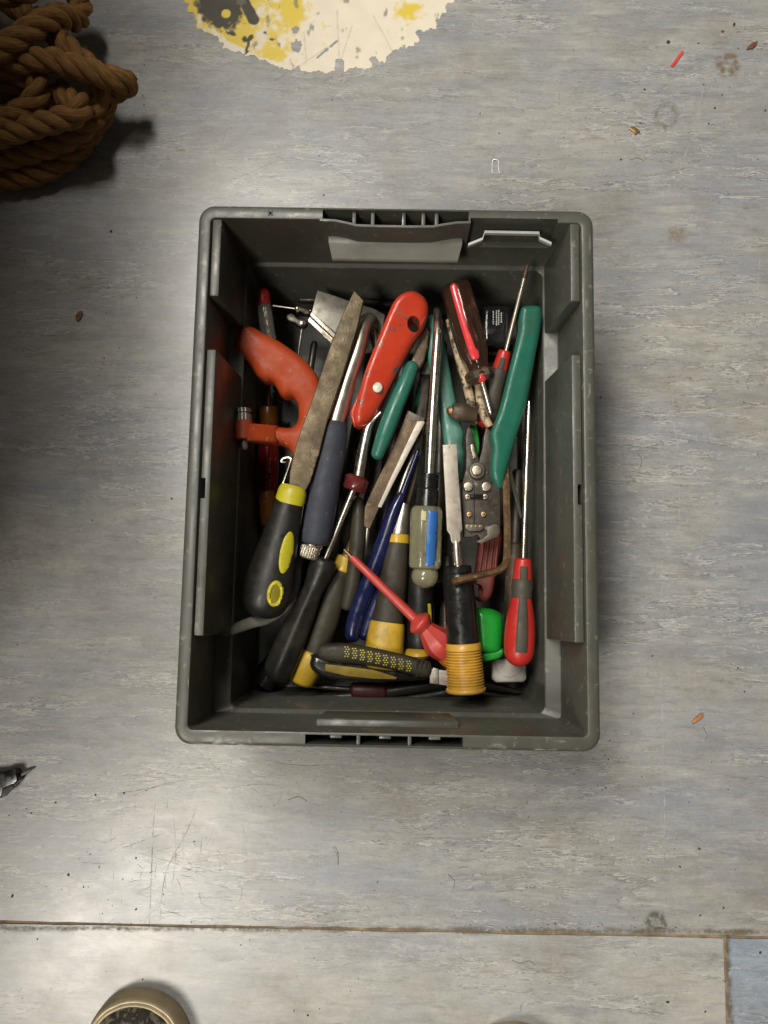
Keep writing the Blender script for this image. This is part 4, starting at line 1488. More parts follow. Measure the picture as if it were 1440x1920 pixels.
# --- red and grey screwdriver on the right
t = thing('long_red_screwdriver', 'long thin screwdriver with red and grey handle along the right wall', 'screwdriver', base(980, 1050))
rod('shaft', (992, 752, 98), (981, 1052, 94), [(0, 1.8), (0.04, 3.4), (0.1, 4.3), (1, 4.8)], CHROME, t, 14)
h0, h1 = (981, 1047, 94), (972, 1250, 90)
prof = sm([(0, 12), (0.015, 15.5), (0.05, 16.5), (0.16, 18), (0.22, 19), (0.27, 20), (0.32, 18.5), (0.4, 20), (0.52, 25), (0.65, 28), (0.8, 28.5), (0.9, 26), (0.96, 19), (0.99, 10), (1, 4)], 4)
rod('handle', h0, h1, prof, REDPL, t, 36)


def grip_strip(name, f0, f1, prof_, p0, p1, half, m_, parent, lift=0.5, ang=0.0, n=14, seg=8):
    """rubber inlay that follows the handle's surface"""
    a, b = P(*p0), P(*p1)
    d = (b - a).normalized()
    n_ = (Vector((0, 0, 1)) - d * d.z).normalized()
    x = n_.cross(d)

    def rad(f):
        for (fa, ra), (fb, rb) in zip(prof_, prof_[1:]):
            if fa <= f <= fb:
                return ra + (rb - ra) * (f - fa) / max(1e-6, fb - fa)
        return prof_[-1][1]
    bm = bmesh.new()
    top, bot = [], []
    for i in range(n + 1):
        f = f0 + (f1 - f0) * i / n
        z = p0[2] + (p1[2] - p0[2]) * f
        r = S(rad(f), z)
        hw = half(f) if callable(half) else half
        tr, br = [], []
        for j in range(seg + 1):
            aa = math.pi / 2 + ang + hw * (1 - 2 * j / seg)
            dirv = x * math.cos(aa) + n_ * math.sin(aa)
            edge = 0.0 if j in (0, seg) or i in (0, n) else 1.0
            tr.append(bm.verts.new(a.lerp(b, f) + dirv * (r + 0.00015 + lift * 0.001 * edge)))
            br.append(bm.verts.new(a.lerp(b, f) + dirv * (r - 0.0015)))
        top.append(tr)
        bot.append(br)
    for i in range(n):
        for j in range(seg):
            bm.faces.new((top[i][j], top[i][j + 1], top[i + 1][j + 1], top[i + 1][j]))
            bm.faces.new((bot[i][j + 1], bot[i][j], bot[i + 1][j], bot[i + 1][j + 1]))
        bm.faces.new((top[i][0], top[i + 1][0], bot[i + 1][0], bot[i][0]))
        bm.faces.new((top[i][seg], bot[i][seg], bot[i + 1][seg], top[i + 1][seg]))
    for j in range(seg):
        bm.faces.new((top[0][j], bot[0][j], bot[0][j + 1], top[0][j + 1]))
        bm.faces.new((top[n][j], top[n][j + 1], bot[n][j + 1], bot[n][j]))
    return finish(name, bm, m_, parent, sharp=50)


GREYRUB = mat('grey_brown_rubber', (0.044, 0.037, 0.026), 0.6, var=0.2, scale=60, bump=0.3, bscale=900)
grip_strip('grip_inlay', 0.075, 0.20, prof, h0, h1, 0.42, GREYRUB, t)
grip_strip('grip_inlay', 0.195, 0.37, prof, h0, h1, 1.5, GREYRUB, t, seg=14)
grip_strip('grip_inlay', 0.365, 0.86, prof, h0, h1, lambda f: 0.40, GREYRUB, t)

# --- small red tipped screwdriver at the upper right
t = thing('wall_leaning_screwdriver', 'thin screwdriver with dark tip and red collar leaning on the far wall', 'screwdriver', base(955, 640))
rod('shaft', (983, 520, 124), (947, 664, 98), [(0, 4.2), (1, 4.4)], STEEL, t, 12)
rod('tip', (989, 496, 128), (983, 522, 124), [(0, 1.5), (0.1, 3.2), (0.6, 4.6), (1, 4.6)], BROWNSTEEL, t, 10)
h0, h1 = (947, 657, 98), (908, 800, 74)
pr2 = [(0, 10), (0.02, 12.5), (0.22, 15), (0.3, 16), (0.45, 15), (0.7, 19), (0.95, 19), (1, 12)]
rod('handle', h0, h1, pr2, REDPL, t, 24)
grip_strip('grip_inlay', 0.09, 0.24, pr2, h0, h1, 0.4, GREYRUB, t)
grip_strip('grip_inlay', 0.235, 0.9, pr2, h0, h1, 1.25, GREYRUB, t, seg=12)

# --- black adapter with white print
t = thing('black_adapter', 'glossy black electrical adapter with tiny white print at the far wall', 'adapter', base(930, 610))
slab('body', [(902, 575), (912, 569), (955, 571), (962, 580), (960, 640), (950, 651), (912, 650), (902, 641)], 72, 38, 6, mat('glossy_black', (0.012, 0.012, 0.012), 0.16, var=0.2), t, smoothn=2, k=5)
slab('rim', [(899, 640), (960, 640), (957, 660), (940, 668), (912, 666), (900, 656)], 62, 22, 4, BLACKRUB, t, smoothn=2)
for j, (x, y0_, y1_) in enumerate(((925, 583, 609), (931, 582, 607), (935, 581, 608), (940, 586, 604))):
    y = y0_
    while y < y1_:
        ln = random.uniform(1.5, 4)
        slab('print', [(x - 1.1, y), (x + 1.1, y), (x + 1.1, y + ln), (x - 1.1, y + ln)], 72.15, 0.3, 0.02, PRINTWHT, t)
        y += ln + 1.3

# --- red insulated screwdriver
t = thing('insulated_screwdriver', 'red insulated screwdriver lying diagonally with orange handle end', 'screwdriver', base(740, 1130))
rod('tip', (645, 1030, 82), (664, 1050, 82), [(0, 2), (0.3, 4.2), (1, 4.5)], RUSTKEY, t, 10)
rod('shaft', (659, 1044, 82), (783, 1165, 80), [(0, 5.8), (0.02, 7), (0.95, 9.5), (1, 10)], REDINS, t, 18)
rod('guard', (777, 1158, 80), (798, 1178, 79), sm([(0, 10), (0.2, 17), (0.45, 24), (0.7, 22), (1, 15)], 4), REDINS, t, 24)
rod('handle', (793, 1173, 79), (838, 1222, 72), sm([(0, 14), (0.15, 17), (0.5, 27), (0.75, 29), (1, 24)], 4), REDINS, t, 8)
rod('handle_end', (828, 1210, 72), (856, 1256, 64), rounded([(0, 22), (0.5, 20), (1, 15)], 4, 0.2), ORANGEPL, t, 16)

# --- snap knife at the near end
t = thing('snap_off_knife', 'black and yellow snap-off knife lying along the near end wall', 'knife', base(700, 1240))
zk = zplane((600, 1215, 86), (800, 1255, 82), (700, 1265, 82))
slab('spine', [(597, 1214), (606, 1208), (640, 1206), (680, 1212), (720, 1219), (760, 1229), (790, 1237), (806, 1241), (811, 1252), (808, 1268), (798, 1273), (770, 1266), (740, 1258), (700, 1250), (660, 1245), (610, 1240), (595, 1230)],
     zk, 18, 6, OLIVEGRIP, t, smoothn=2, k=5)
spine_top = TOPS[t.children[-1].name]
slab('body', [(582, 1234), (592, 1226), (700, 1240), (790, 1262), (806, 1270), (796, 1276), (745, 1278), (690, 1280), (620, 1274), (592, 1264), (580, 1250)], 70, 24, 6, BLACKPL, t, smoothn=2, k=4)
slab('yellow_panel', [(610, 1245), (640, 1248), (700, 1256), (744, 1270), (743, 1274), (700, 1273), (650, 1268), (609, 1258)], zplane((610, 1245, 74.2), (744, 1270, 72.2), (650, 1268, 71.5)), 6, 0.6, mat('grimy_yellow', (0.24, 0.165, 0.014), 0.5, var=0.25, dirt=0.6), t)
for i in range(9):
    f = i / 8
    cx = 650 + f * 116
    cy = 1222 + f * 24 + 3 * f * f
    zt = zk(cx, cy)
    for a in range(2):
        for b_ in range(5):
            x = cx - 3 + a * 5 + (b_ % 2) * 2.2
            y = cy - 9 + b_ * 4.4
            slab('grip_dot', [(x - 1.8, y), (x, y - 1.7), (x + 1.8, y), (x, y + 1.7)], lambda xx, yy: spine_top(P(xx, yy, zt - 2).to_2d()) * 1000 + 0.25, 0.8, 0.05, LEMON, t)
for i in range(3):
    slab('collar_rib', [(781 + i * 8, 1236 + i * 2), (786 + i * 8, 1237 + i * 2), (784 + i * 8, 1270), (779 + i * 8, 1269)], zplane((785, 1240, 85), (785, 1268, 80), (805, 1242, 84)), 6, 1.0, OLIVEGRIP, t)
slab('blade', [(806, 1254), (842, 1258), (842, 1286), (806, 1281)], 77, 1.6, 0.15, STEELFLAT, t)
slab('blade_clip', [(812, 1252), (822, 1254), (822, 1283), (812, 1282)], 79, 3, 0.3, STEEL, t)

# --- green cap, white plate, dark red holder
t = thing('green_guard', 'bright green plastic blade guard beside the ribbed chisel handle', 'blade guard', base(920, 1190))
slab('cap', [(893, 1145), (903, 1140), (922, 1141), (938, 1148), (946, 1160), (944, 1205), (940, 1222), (930, 1226), (915, 1226), (900, 1222), (895, 1190)], zplane((895, 1145, 82), (945, 1160, 76), (905, 1230, 84)), 34, 8, GREENPL, t, smoothn=3, k=6)
slab('lip', [(900, 1222), (930, 1220), (944, 1216), (942, 1231), (926, 1237), (908, 1241), (902, 1236)], 76, 14, 2, GREENPL, t, smoothn=2)
t = thing('white_plate', 'small white plastic plate with a ring line in the near right corner', 'plate', base(955, 1260))
o = slab('plate', [(923, 1240), (928, 1236), (980, 1236), (987, 1240), (988, 1272), (983, 1279), (930, 1280), (923, 1273)], 55, 10, 2.2, WHITEPL, t)
ringc = slab('cutter', circle(956, 1244, 27, 28, 40), 58, 4, 0.1, None, None)
inner = slab('cutter2', circle(956, 1244, 25.4, 26.4, 40), 60, 9, 0.1, None, None)
cut(ringc, [inner])
cut(o, [ringc])
t = thing('key_holder', 'dark red ribbed plastic hex key holder with round hole', 'key holder', base(910, 1070))
o = slab('holder', [(905, 985), (940, 990), (939, 1030), (930, 1075), (925, 1108), (918, 1122), (908, 1129), (897, 1126), (890, 1115), (889, 1098), (893, 1070), (898, 1030)], 74, 16, 3, DARKRED, t, smoothn=2)
cut(o, [slab('cutter', circle(908, 1104, 11, 13, 20), 120, 90, 0.1, None, None)])
for i in range(4):
    x = 905 + i * 9
    wire('rib', [(x + 4, 1000, 75), (x - 1, 1040, 75), (x - 5 - (2 - i), 1080, 75)], 2.4, DARKRED, t, 8, n=3)
slab('hole_floor', circle(909, 1106, 12, 14, 18), 64, 3, 0.2, ORANGE, t)

# --- grey flat cable end
t = thing('grey_cable', 'curved grey cable end bent round the file handle tip', 'cable', base(520, 1150))
wire('sheath', [(420, 1187, 98), (440, 1179, 96), (470, 1168, 86), (500, 1160, 76), (528, 1143, 72), (546, 1120, 72), (555, 1092, 72), (559, 1050, 66), (566, 1000, 52), (575, 950, 42)], [10, 10, 10.5, 10, 9, 8.5, 8, 8, 7, 7], CABLE, t, 14, squash=0.55)
rod('core', (416, 1189, 98), (424, 1186, 98), [(0, 5), (1, 6)], GREYAL, t, 10)

# --- steel scraper head at the far wall
t = thing('metal_scraper', 'grey folded metal scraper with two bright edges behind the file', 'scraper', base(640, 600))
zp = zplane((595, 545, 80), (625, 640, 74), (720, 590, 70))
slab('blade', [(595, 544), (624, 553), (660, 566), (700, 578), (722, 590), (716, 625), (700, 662), (660, 668), (634, 628), (584, 586)], zp, 2.5, 0.5, GREYAL, t)
slab('bright_edge', [(584, 585), (629, 626), (626, 632), (582, 591)], lambda x, y: zp(x, y) + 0.8, 2.5, 0.3, BRIGHTAL, t)
slab('bright_edge', [(580, 594), (624, 634), (621, 643), (578, 602)], lambda x, y: zp(x, y) - 3.0, 3, 0.3, BRIGHTAL, t)
slab('folded_back', [(582, 590), (628, 630), (628, 640), (582, 600)], lambda x, y: zp(x, y) - 6, 3, 0.3, DARKMETAL, t)
wire('socket', [(668, 596, 74), (690, 602, 76), (702, 622, 75), (706, 650, 72)], [4, 6, 6, 5], GREYAL, t, 12)
# --- black clamp with rods
t = thing('black_clamp', 'small black hinged clamp on thin rods in the far left corner', 'clamp', base(560, 590))
slab('jaw', [(551, 575), (560, 572), (575, 577), (583, 582), (581, 590), (572, 589), (563, 583), (556, 588)], 74, 8, 1.5, DARKMETAL, t)
slab('jaw', [(536, 592), (545, 586), (553, 590), (560, 597), (570, 597), (576, 604), (572, 611), (561, 612), (552, 605), (540, 601)], 71, 8, 1.5, DARKMETAL, t, smoothn=2)
slab('pin', circle(565, 605, 4, 4, 12), 73, 3, 0.6, STEEL, t)
slab('pin', circle(557, 577, 3, 3, 12), 75.5, 3, 0.6, STEEL, t)
rod('rod', (511, 573, 70), (583, 583, 71), [(0, 2), (0.6, 2), (0.62, 3.6), (1, 3.6)], STEEL, t, 10)
rod('rod', (566, 617, 66), (559, 668, 60), [(0, 2.5), (0.5, 2.5), (1, 2.2)], CHROME, t, 10)
# --- clear tube with red cap
t = thing('red_capped_tube', 'clear plastic screwdriver handle with red cap in the far left corner', 'screwdriver', base(498, 600))
rod('tube', (494, 562, 74), (512, 690, 60), [(0, 12), (0.04, 14), (0.5, 15), (0.95, 15), (1, 12)], CLEARTUBE, t, 24, sec=hexsec(6, 0.05))
rod('inner_blade', (497, 575, 75), (511, 680, 62), [(0, 4), (1, 4)], BRIGHTAL, t, 10)
rod('cap', (493, 541, 76), (495, 572, 74), sm([(0, 5), (0.12, 10), (0.35, 13), (0.8, 13.5), (1, 13)], 3), REDPL, t, 24)
# --- red and amber screwdriver below the saw handle
t = thing('red_amber_screwdriver', 'red clear screwdriver handle with amber end under the saw handle arm', 'screwdriver', base(505, 880))
rod('shaft', (502, 660, 34), (504, 775, 36), [(0, 4), (1, 5)], DARKRED, t, 10)
rod('ferrule', (504, 764, 37), (504, 800, 37), [(0, 16), (0.1, 19), (0.9, 19), (1, 17)], AMBERPL, t, 20)
rod('handle', (504, 796, 37), (502, 920, 35), [(0, 17), (0.05, 19), (0.5, 20), (0.95, 19), (1, 16)], REDGLASS, t, 36, sec=hexsec(6, 0.07))
rod('end', (502, 914, 35), (500, 990, 32), rounded([(0, 17), (0.5, 15), (1, 12)], 4, 0.15), AMBERPL, t, 20)
# --- silver pin clip and slim pin
t = thing('silver_pin', 'small shiny steel pin with looped head beside the file', 'pin', base(538, 880))
wire('pin', [(546, 862, 86), (542, 875, 85), (531, 906, 82)], [3, 3.4, 3.2], CHROME, t, 10, n=4, tip=0.8)
wire('loop', [(547, 860, 86), (540, 857, 86), (530, 860, 85), (528, 866, 84), (536, 867, 85)], 2.2, CHROME, t, 8, n=4)
t = thing('steel_nail', 'thin grey steel strip pointing down between hex key and long screwdriver', 'steel strip', base(965, 920))
slab('strip', [(952, 880), (957, 876), (972, 930), (979, 968), (976, 972), (966, 935)], zplane((954, 880, 82), (978, 970, 70), (966, 930, 76)), 2.5, 0.4, STEEL, t)

# --- half hidden dark tools lower in the pile
t = thing('black_nose_pliers', 'black long-nose pliers on the crate bottom in the near right corner', 'pliers', base(930, 1290))
wire('jaw', [(985, 1300, 22), (950, 1292, 26), (910, 1283, 30), (870, 1275, 32)], [2.5, 6, 10, 13], DARKMETAL, t, 12, squash=0.7)
wire('jaw', [(985, 1308, 20), (945, 1306, 22), (905, 1300, 26), (860, 1292, 28)], [2.5, 5, 8, 12], DARKMETAL, t, 12, squash=0.7)
wire('handle', [(870, 1275, 32), (800, 1285, 34), (700, 1300, 32), (600, 1310, 28)], [11, 11, 12, 10], BLACKRUB, t, 12, tip=0.8)
wire('handle', [(860, 1292, 28), (800, 1305, 26), (720, 1312, 24), (640, 1316, 22)], [10, 11, 11, 10], BLACKRUB, t, 12, tip=0.8)
t = thing('dark_red_grip', 'dark red handle end on the crate bottom under the snap-off knife', 'handle', base(690, 1293))
rod('grip', (655, 1292, 34), (728, 1296, 34), rounded([(0, 14), (0.5, 16), (1, 14)], 4, 0.12), mat('blackened_red', (0.055, 0.010, 0.008), 0.5, var=0.3), t, 18)
rod('shank', (560, 1285, 30), (660, 1292, 33), [(0, 4), (1, 5)], DARKMETAL, t, 10)
t = thing('black_striped_handle', 'black tool handle with yellow flecked end under the insulated screwdriver', 'screwdriver', base(780, 1150))
rod('handle', (790, 1040, 56), (786, 1236, 50), rounded([(0, 18), (0.2, 24), (0.6, 27), (1, 26)], 4, 0.05), BLACKRUB, t, 24)
rod('end', (784, 1214, 58), (784, 1236, 56), rounded([(0, 24), (0.5, 26), (1, 22)], 4, 0.3), YELLOW, t, 20)
wire('stripe', [(805, 1132, 66), (806, 1150, 66), (807, 1172, 65)], 3.4, LEMON, t, 8, n=3)
t = thing('rusted_bar', 'flat brown rusted bar beside the chrome screwdriver shaft', 'bar', base(790, 740))
slab('bar', [(788, 700), (812, 702), (806, 770), (796, 830), (780, 880), (766, 870), (776, 810), (784, 750)], 56, 4, 0.6, BROWNSTEEL, t)
slab('head', [(789, 656), (811, 656), (811, 704), (787, 700)], 72, 8, 1.2, DARKMETAL, t)

dark_specs = [
    ('long_black_handle', 'long black handle lying on the crate bottom along the left wall', (470, 690, 30), (452, 1160, 24), 13, BLACKRUB),
    ('dark_steel_bar', 'dark round steel bar low down between saw handle and file', (590, 640, 40), (520, 1100, 26), 9, DARKMETAL),
    ('dark_socket_bar', 'dark steel extension bar under the blue-grey grip', (640, 700, 34), (560, 1180, 24), 11, DULLSTEEL),
    ('brown_wooden_handle', 'brown wooden handle deep under the red knife', (700, 640, 34), (660, 930, 30), 16, BROWNGRIP),
    ('black_tube', 'black tube deep under the teal pliers and chisels', (760, 640, 28), (720, 1000, 26), 15, BLACKRUB),
    ('dark_spanner_bar', 'dark steel bar deep under the striped screwdriver', (830, 640, 36), (815, 1180, 24), 12, DARKMETAL),
    ('maroon_handle', 'maroon screwdriver handle deep beside the small red collar', (930, 690, 48), (905, 860, 44), 19, MAROON),
    ('black_grip_bar', 'black grip deep under the long red screwdriver', (985, 700, 34), (975, 1220, 26), 15, BLACKRUB),
    ('brown_grip_bar', 'brown tool handle deep under the hex key', (970, 880, 52), (960, 1180, 40), 12, BROWNGRIP),
    ('black_round_grip', 'round black grip deep in the near left corner', (560, 1180, 26), (490, 1285, 24), 18, BLACKPL),
    ('dull_rod', 'dull steel rod deep under the ribbed chisel handle', (840, 1040, 46), (835, 1230, 40), 10, DULLSTEEL),
    ('black_back_handle', 'black handle lying against the far wall behind the scraper', (560, 560, 34), (800, 575, 34), 12, BLACKRUB),
]
for nm, lb, a, b, r, m_ in dark_specs:
    t = thing(nm, lb, 'tool', base((a[0] + b[0]) / 2, (a[1] + b[1]) / 2))
    rod('handle', (a[0] + (b[0] - a[0]) * 0.45, a[1] + (b[1] - a[1]) * 0.45, a[2] + (b[2] - a[2]) * 0.45), b, rounded([(0, r * 1.0), (0.2, r * 1.25), (0.6, r * 1.35), (1, r * 1.2)], 4, 0.04), m_, t, 18)
    rod('shank', a, (a[0] + (b[0] - a[0]) * 0.47, a[1] + (b[1] - a[1]) * 0.47, a[2] + (b[2] - a[2]) * 0.47), [(0, r * 0.5), (0.03, r * 0.75), (1, r * 0.75)], DULLSTEEL if m_ is not DARKMETAL else DARKMETAL, t, 14)

# ------------------------------------------------------------------ rope heap at the far left
rope = thing('rope_heap', 'heap of thick brown laid rope at the upper left', 'rope', tuple(P(20, 160, 0)))
ctrl = [(-260, 330, 14), (-120, 345, 14), (20, 335, 14), (90, 318, 16), (140, 285, 18), (175, 240, 24), (196, 200, 40), (190, 165, 62), (160, 120, 74), (120, 85, 84), (95, 55, 78), (40, 20, 70),
        (-60, -30, 60), (-200, 40, 50), (-260, 160, 44), (-180, 270, 40), (-60, 300, 38), (30, 292, 38), (100, 272, 40), (150, 246, 42), (178, 215, 44), (190, 180, 50),
        (222, 168, 52), (240, 158, 58), (226, 152, 76), (190, 140, 86), (140, 124, 96), (90, 112, 100), (40, 118, 98), (-30, 132, 92), (-160, 110, 86), (-240, 30, 80), (-160, -60, 80), (-40, -60, 88),
        (50, -40, 84), (120, -30, 70), (150, 5, 52), (143, 36, 60), (110, 30, 96), (70, 48, 112), (30, 75, 118), (-10, 100, 120), (-90, 160, 112), (-190, 200, 100), (-200, 260, 86), (-90, 270, 76),
        (-10, 255, 72), (60, 238, 76), (110, 224, 82), (145, 214, 84), (150, 196, 78), (128, 186, 66), (112, 170, 60), (100, 190, 52), (88, 225, 48), (50, 245, 50), (0, 262, 52), (-70, 240, 56), (-40, 190, 62), (10, 165, 70), (62, 148, 78),
        (74, 165, 80), (60, 195, 76), (30, 215, 78), (-20, 228, 84), (-120, 200, 100), (-220, 120, 110), (-180, 20, 120), (-80, 0, 130), (0, -10, 128), (60, -30, 126), (40, -90, 120), (-80, -110, 120), (-200, -40, 130), (-220, 80, 138), (-120, 140, 145), (-50, 60, 150)]
CP = [P(c[0], c[1], 13 + (c[2] - 13) * 0.72) for c in ctrl]
path0 = cr(CP, 16)
# even resample
path = [path0[0]]
step = 0.0035
acc = 0.0
for a, b in zip(path0, path0[1:]):
    d = (b - a).length
    while acc + d >= step:
        a = a.lerp(b, (step - acc) / d)
        d = (b - a).length
        acc = 0.0
        path.append(a.copy())
    acc += d
F = frames(path)
RR = 0.0104
for k in range(3):
    bm = bmesh.new()
    sp = []
    for i, p in enumerate(path):
        a = 2 * math.pi * (i * step / 0.052 + k / 3)
        t_, x_, n_ = F[i]
        rr = RR * 0.57
        sp.append(p + x_ * math.cos(a) * rr + n_ * math.sin(a) * rr)
    sweep(bm, sp, [RR * 0.555 * (1 + 0.05 * noise.noise(v * 60)) for v in sp], 9)
    finish('strand', bm, ROPEM, rope, sharp=80)
bm = bmesh.new()     # loose fibres standing off the rope
for i in range(5000):
    idx = random.randrange(5, len(path) - 5)
    t_, x_, n_ = F[idx]
    a = random.uniform(0, 6.28)
    d = (x_ * math.cos(a) + n_ * math.sin(a))
    p0_ = path[idx] + d * RR * 1.0
    ln = random.uniform(0.003, 0.009)
    dr = (d * random.uniform(0.3, 1.0) + t_ * random.uniform(-1, 1)).normalized()
    p1_ = p0_ + dr * ln * 0.5
    p2_ = p1_ + (dr + Vector((random.uniform(-.6, .6), random.uniform(-.6, .6), random.uniform(-.6, .6)))).normalized() * ln * 0.5
    s_ = dr.cross(Vector((0.3, 0.5, 0.8))).normalized() * 0.00008
    v = [bm.verts.new(q_) for q_ in (p0_ - s_, p0_ + s_, p1_ + s_ * 0.8, p1_ - s_ * 0.8, p2_)]
    bm.faces.new((v[0], v[1], v[2], v[3]))
    bm.faces.new((v[3], v[2], v[4]))
o = finish('loose_fibres', bm, ROPEM, rope, recalc=False)
o['kind'] = 'stuff'

# ------------------------------------------------------------------ shoe toes at the near edge
shoe = thing('shoe', 'dark patterned canvas shoe with tan rubber toe guard at bottom edge', 'shoe', tuple(P(268, 2100, 0)))


def shoe_outline(off, n=64):
    """half-width function of a foot, toe at +y; returns closed list of xy in metres (toe tip at y=0)"""
    pts = []
    Ln = 0.285
    prof_ = [(0, 0), (0.0009, 0.009), (0.004, 0.0185), (0.012, 0.031), (0.03, 0.0425), (0.055, 0.0485), (0.09, 0.051), (0.14, 0.046), (0.19, 0.039), (0.23, 0.037), (0.26, 0.034), (0.277, 0.024), (0.285, 0)]
    ds = crs([q_[0] for q_ in prof_], 4)
    ws = crs([q_[1] for q_ in prof_], 4)
    right = [(w_, -d_) for d_, w_ in zip(ds, ws)]
    left = [(-w_, -d_) for d_, w_ in zip(ds, ws)][1:-1][::-1]
    allp = right + left
    cx, cy = 0, -Ln / 2
    return [(x * (1 - off / 0.050), cy + (y - cy) * (1 - off / 0.1425)) for x, y in allp]


toe = P(269, 1854, 5)
rotz = math.radians(-2)


def shoe_part(name, rings_, m_, cap=True):
    bm = bmesh.new()
    rs = []
    for off, zf_ in rings_:
        row = []
        for x, y in shoe_outline(off):
            z = zf_(x, y) if callable(zf_) else zf_
            xx, yy = x * math.cos(rotz) - y * math.sin(rotz), x * math.sin(rotz) + y * math.cos(rotz)
            row.append(bm.verts.new((toe.x + xx, toe.y + yy, z)))
        rs.append(row)
    for a, b in zip(rs, rs[1:]):
        for j in range(len(a)):
            bm.faces.new((a[j], a[(j + 1) % len(a)], b[(j + 1) % len(b)], b[j]))
    if cap:
        bm.faces.new(rs[-1])
        bm.faces.new(rs[0][::-1])
    return finish(name, bm, m_, shoe, sharp=40)


shoe_part('sole_wall', [(0.003, 0.0005), (0.0, 0.002), (0.0, 0.008), (0.0006, 0.016), (0.0012, 0.0195), (0.0020, 0.0203), (0.0034, 0.0203), (0.005, 0.018)], FOXING)
shoe_part('piping', [(0.0022, 0.0195), (0.0021, 0.0212), (0.0027, 0.0222), (0.0036, 0.0222), (0.0042, 0.0212), (0.0044, 0.0190)], PIPING)
shoe_part('toe_band', [(0.0045, 0.019), (0.0045, 0.0226), (0.0050, 0.0238), (0.0058, 0.0240), (0.0064, 0.0232), (0.0067, 0.020)], PIPING)


def up(h_):
    return lambda x, y: 0.0220 + h_ * min(1.0, 0.45 + 0.55 * min(1, -y / 0.13)) * (1 - 0.25 * max(0, -y - 0.2) / 0.085)


shoe_part('upper', [(0.0060, 0.0220), (0.0070, up(0.004)), (0.012, up(0.016)), (0.025, up(0.026)), (0.031, up(0.038)), (0.038, up(0.048)), (0.044, up(0.054))], CANVAS)
for i in range(4):
    yy = -0.075 - i * 0.018
    bm = bmesh.new()
    pts = []
    for j in range(7):
        f = j / 6 * 2 - 1
        x = f * 0.019
        pts.append(Vector((toe.x + x, toe.y + yy - 0.004 * f, up(0.055)(0, yy) + 0.003 * (1 - f * f) - 0.002)))
    sweep(bm, pts, [0.0028] * 7, 8, 0.5)
    finish('lace', bm, LACE, shoe)
for i in range(9):
    for j in range(3):     # moulded texture on the toe guard
        f = i / 8
        a = math.radians(108 + f * 42)
        cx, cy = P(268, 1950, 30).x, P(268, 1950, 30).y
        rr_ = 0.0425 + j * 0.0007
        x = toe.x + math.cos(a) * (rr_ - 0.001)
        y = toe.y - 0.0455 + math.sin(a) * (rr_ + 0.0005)
        b2 = boxbm(-0.0009, 0.0009, -0.0005, 0.0005, -0.0006, 0.0006, bev=0.0002)
        bmesh.ops.rotate(b2, verts=b2.verts[:], cent=(0, 0, 0), matrix=Matrix.Rotation(a, 3, 'Z'))
        bmesh.ops.translate(b2, verts=b2.verts[:], vec=(x + 0.0012 * math.cos(a), y + 0.0012 * math.sin(a), 0.0185 - j * 0.0034))
        finish('tread_nub', b2, FOXING, shoe)

other = shoe.copy()
COL.objects.link(other)
dv = P(968, 1918, 5) - toe
other.location = shoe.location + Vector((dv.x, dv.y, 0))
other['label'] = 'second canvas shoe just below the bottom edge'
shoe['group'] = other['group'] = 'pair of canvas shoes'
for ch in list(shoe.children):
    c_ = ch.copy()
    COL.objects.link(c_)
    c_.parent = other

# ------------------------------------------------------------------ small litter on the floor
q = P(0, 1470, 0)
t = thing('broken_plug', 'broken dark plug fragment with thin prong at the left edge', 'plug', tuple(q))
slab('body', [(-60, 1465), (-30, 1452), (0, 1449), (14, 1444), (28, 1443), (33, 1452), (34, 1465), (24, 1474), (14, 1486), (0, 1496), (-40, 1510)], 12, 11, 1.5, BLACKPL, t, smoothn=0)
slab('flap', [(4, 1478), (22, 1470), (26, 1476), (12, 1492), (0, 1497)], 13, 2, 0.6, BLACKRUB, t)
rod('prong', (30, 1457, 7), (60, 1443, 5), [(0, 4), (0.8, 3), (1, 1.5)], DULLSTEEL, t, 8, squash=0.5)

st = thing('staple', 'shiny bent wire staple on the floor above the crate', 'staple', tuple(P(929, 312, 0)))
wire('wire', [(926, 325, 0.8), (923, 323, 0.8), (923, 312, 0.8), (923.5, 302, 1.0), (927, 299, 1.4), (932, 300, 1.4), (935, 304, 1.0), (935, 315, 0.8), (936, 323, 0.8), (938, 325, 0.8)], 1.0, mat('bright_staple', (0.85, 0.84, 0.80), 0.3, 0.35, var=0.05), st, 6, n=3)
o = slab('red_shard', [(1258, 122), (1261, 125), (1266, 121), (1282, 98), (1281, 94), (1277, 96)], 1.6, 1.4, 0.3, REDBIT, None)
tag(o, 'thin red plastic shard on the floor at upper right', 'plastic shard')
o = slab('wood_chip', [(1298, 1354), (1300, 1357), (1314, 1349), (1320, 1343), (1318, 1338), (1312, 1340), (1303, 1348)], 3, 2.4, 0.8, CHIP, None)
tag(o, 'small orange wood chip on the floor right of the crate', 'wood chip')
o = slab('brown_flake', [(142, 600), (141, 592), (146, 584), (153, 582), (155, 588), (151, 598), (145, 603)], 1.5, 1.2, 0.4, FLAKE, None)
tag(o, 'brown flake on the dim floor left of the crate', 'flake')
o = slab('seed_husk', [(1400, 92), (1403, 86), (1412, 79), (1421, 76), (1420, 83), (1412, 90)], 2, 1.6, 0.6, FLAKE, None)
tag(o, 'dark brown husk on the floor at the upper right edge', 'husk')
o = slab('metal_crumb', [(1180, 240), (1187, 236), (1194, 240), (1201, 247), (1196, 248), (1191, 252), (1188, 246)], 2.2, 1.8, 0.5, BRASS, None)
tag(o, 'tiny glinting metal crumb on the floor above the crate corner', 'metal crumb')


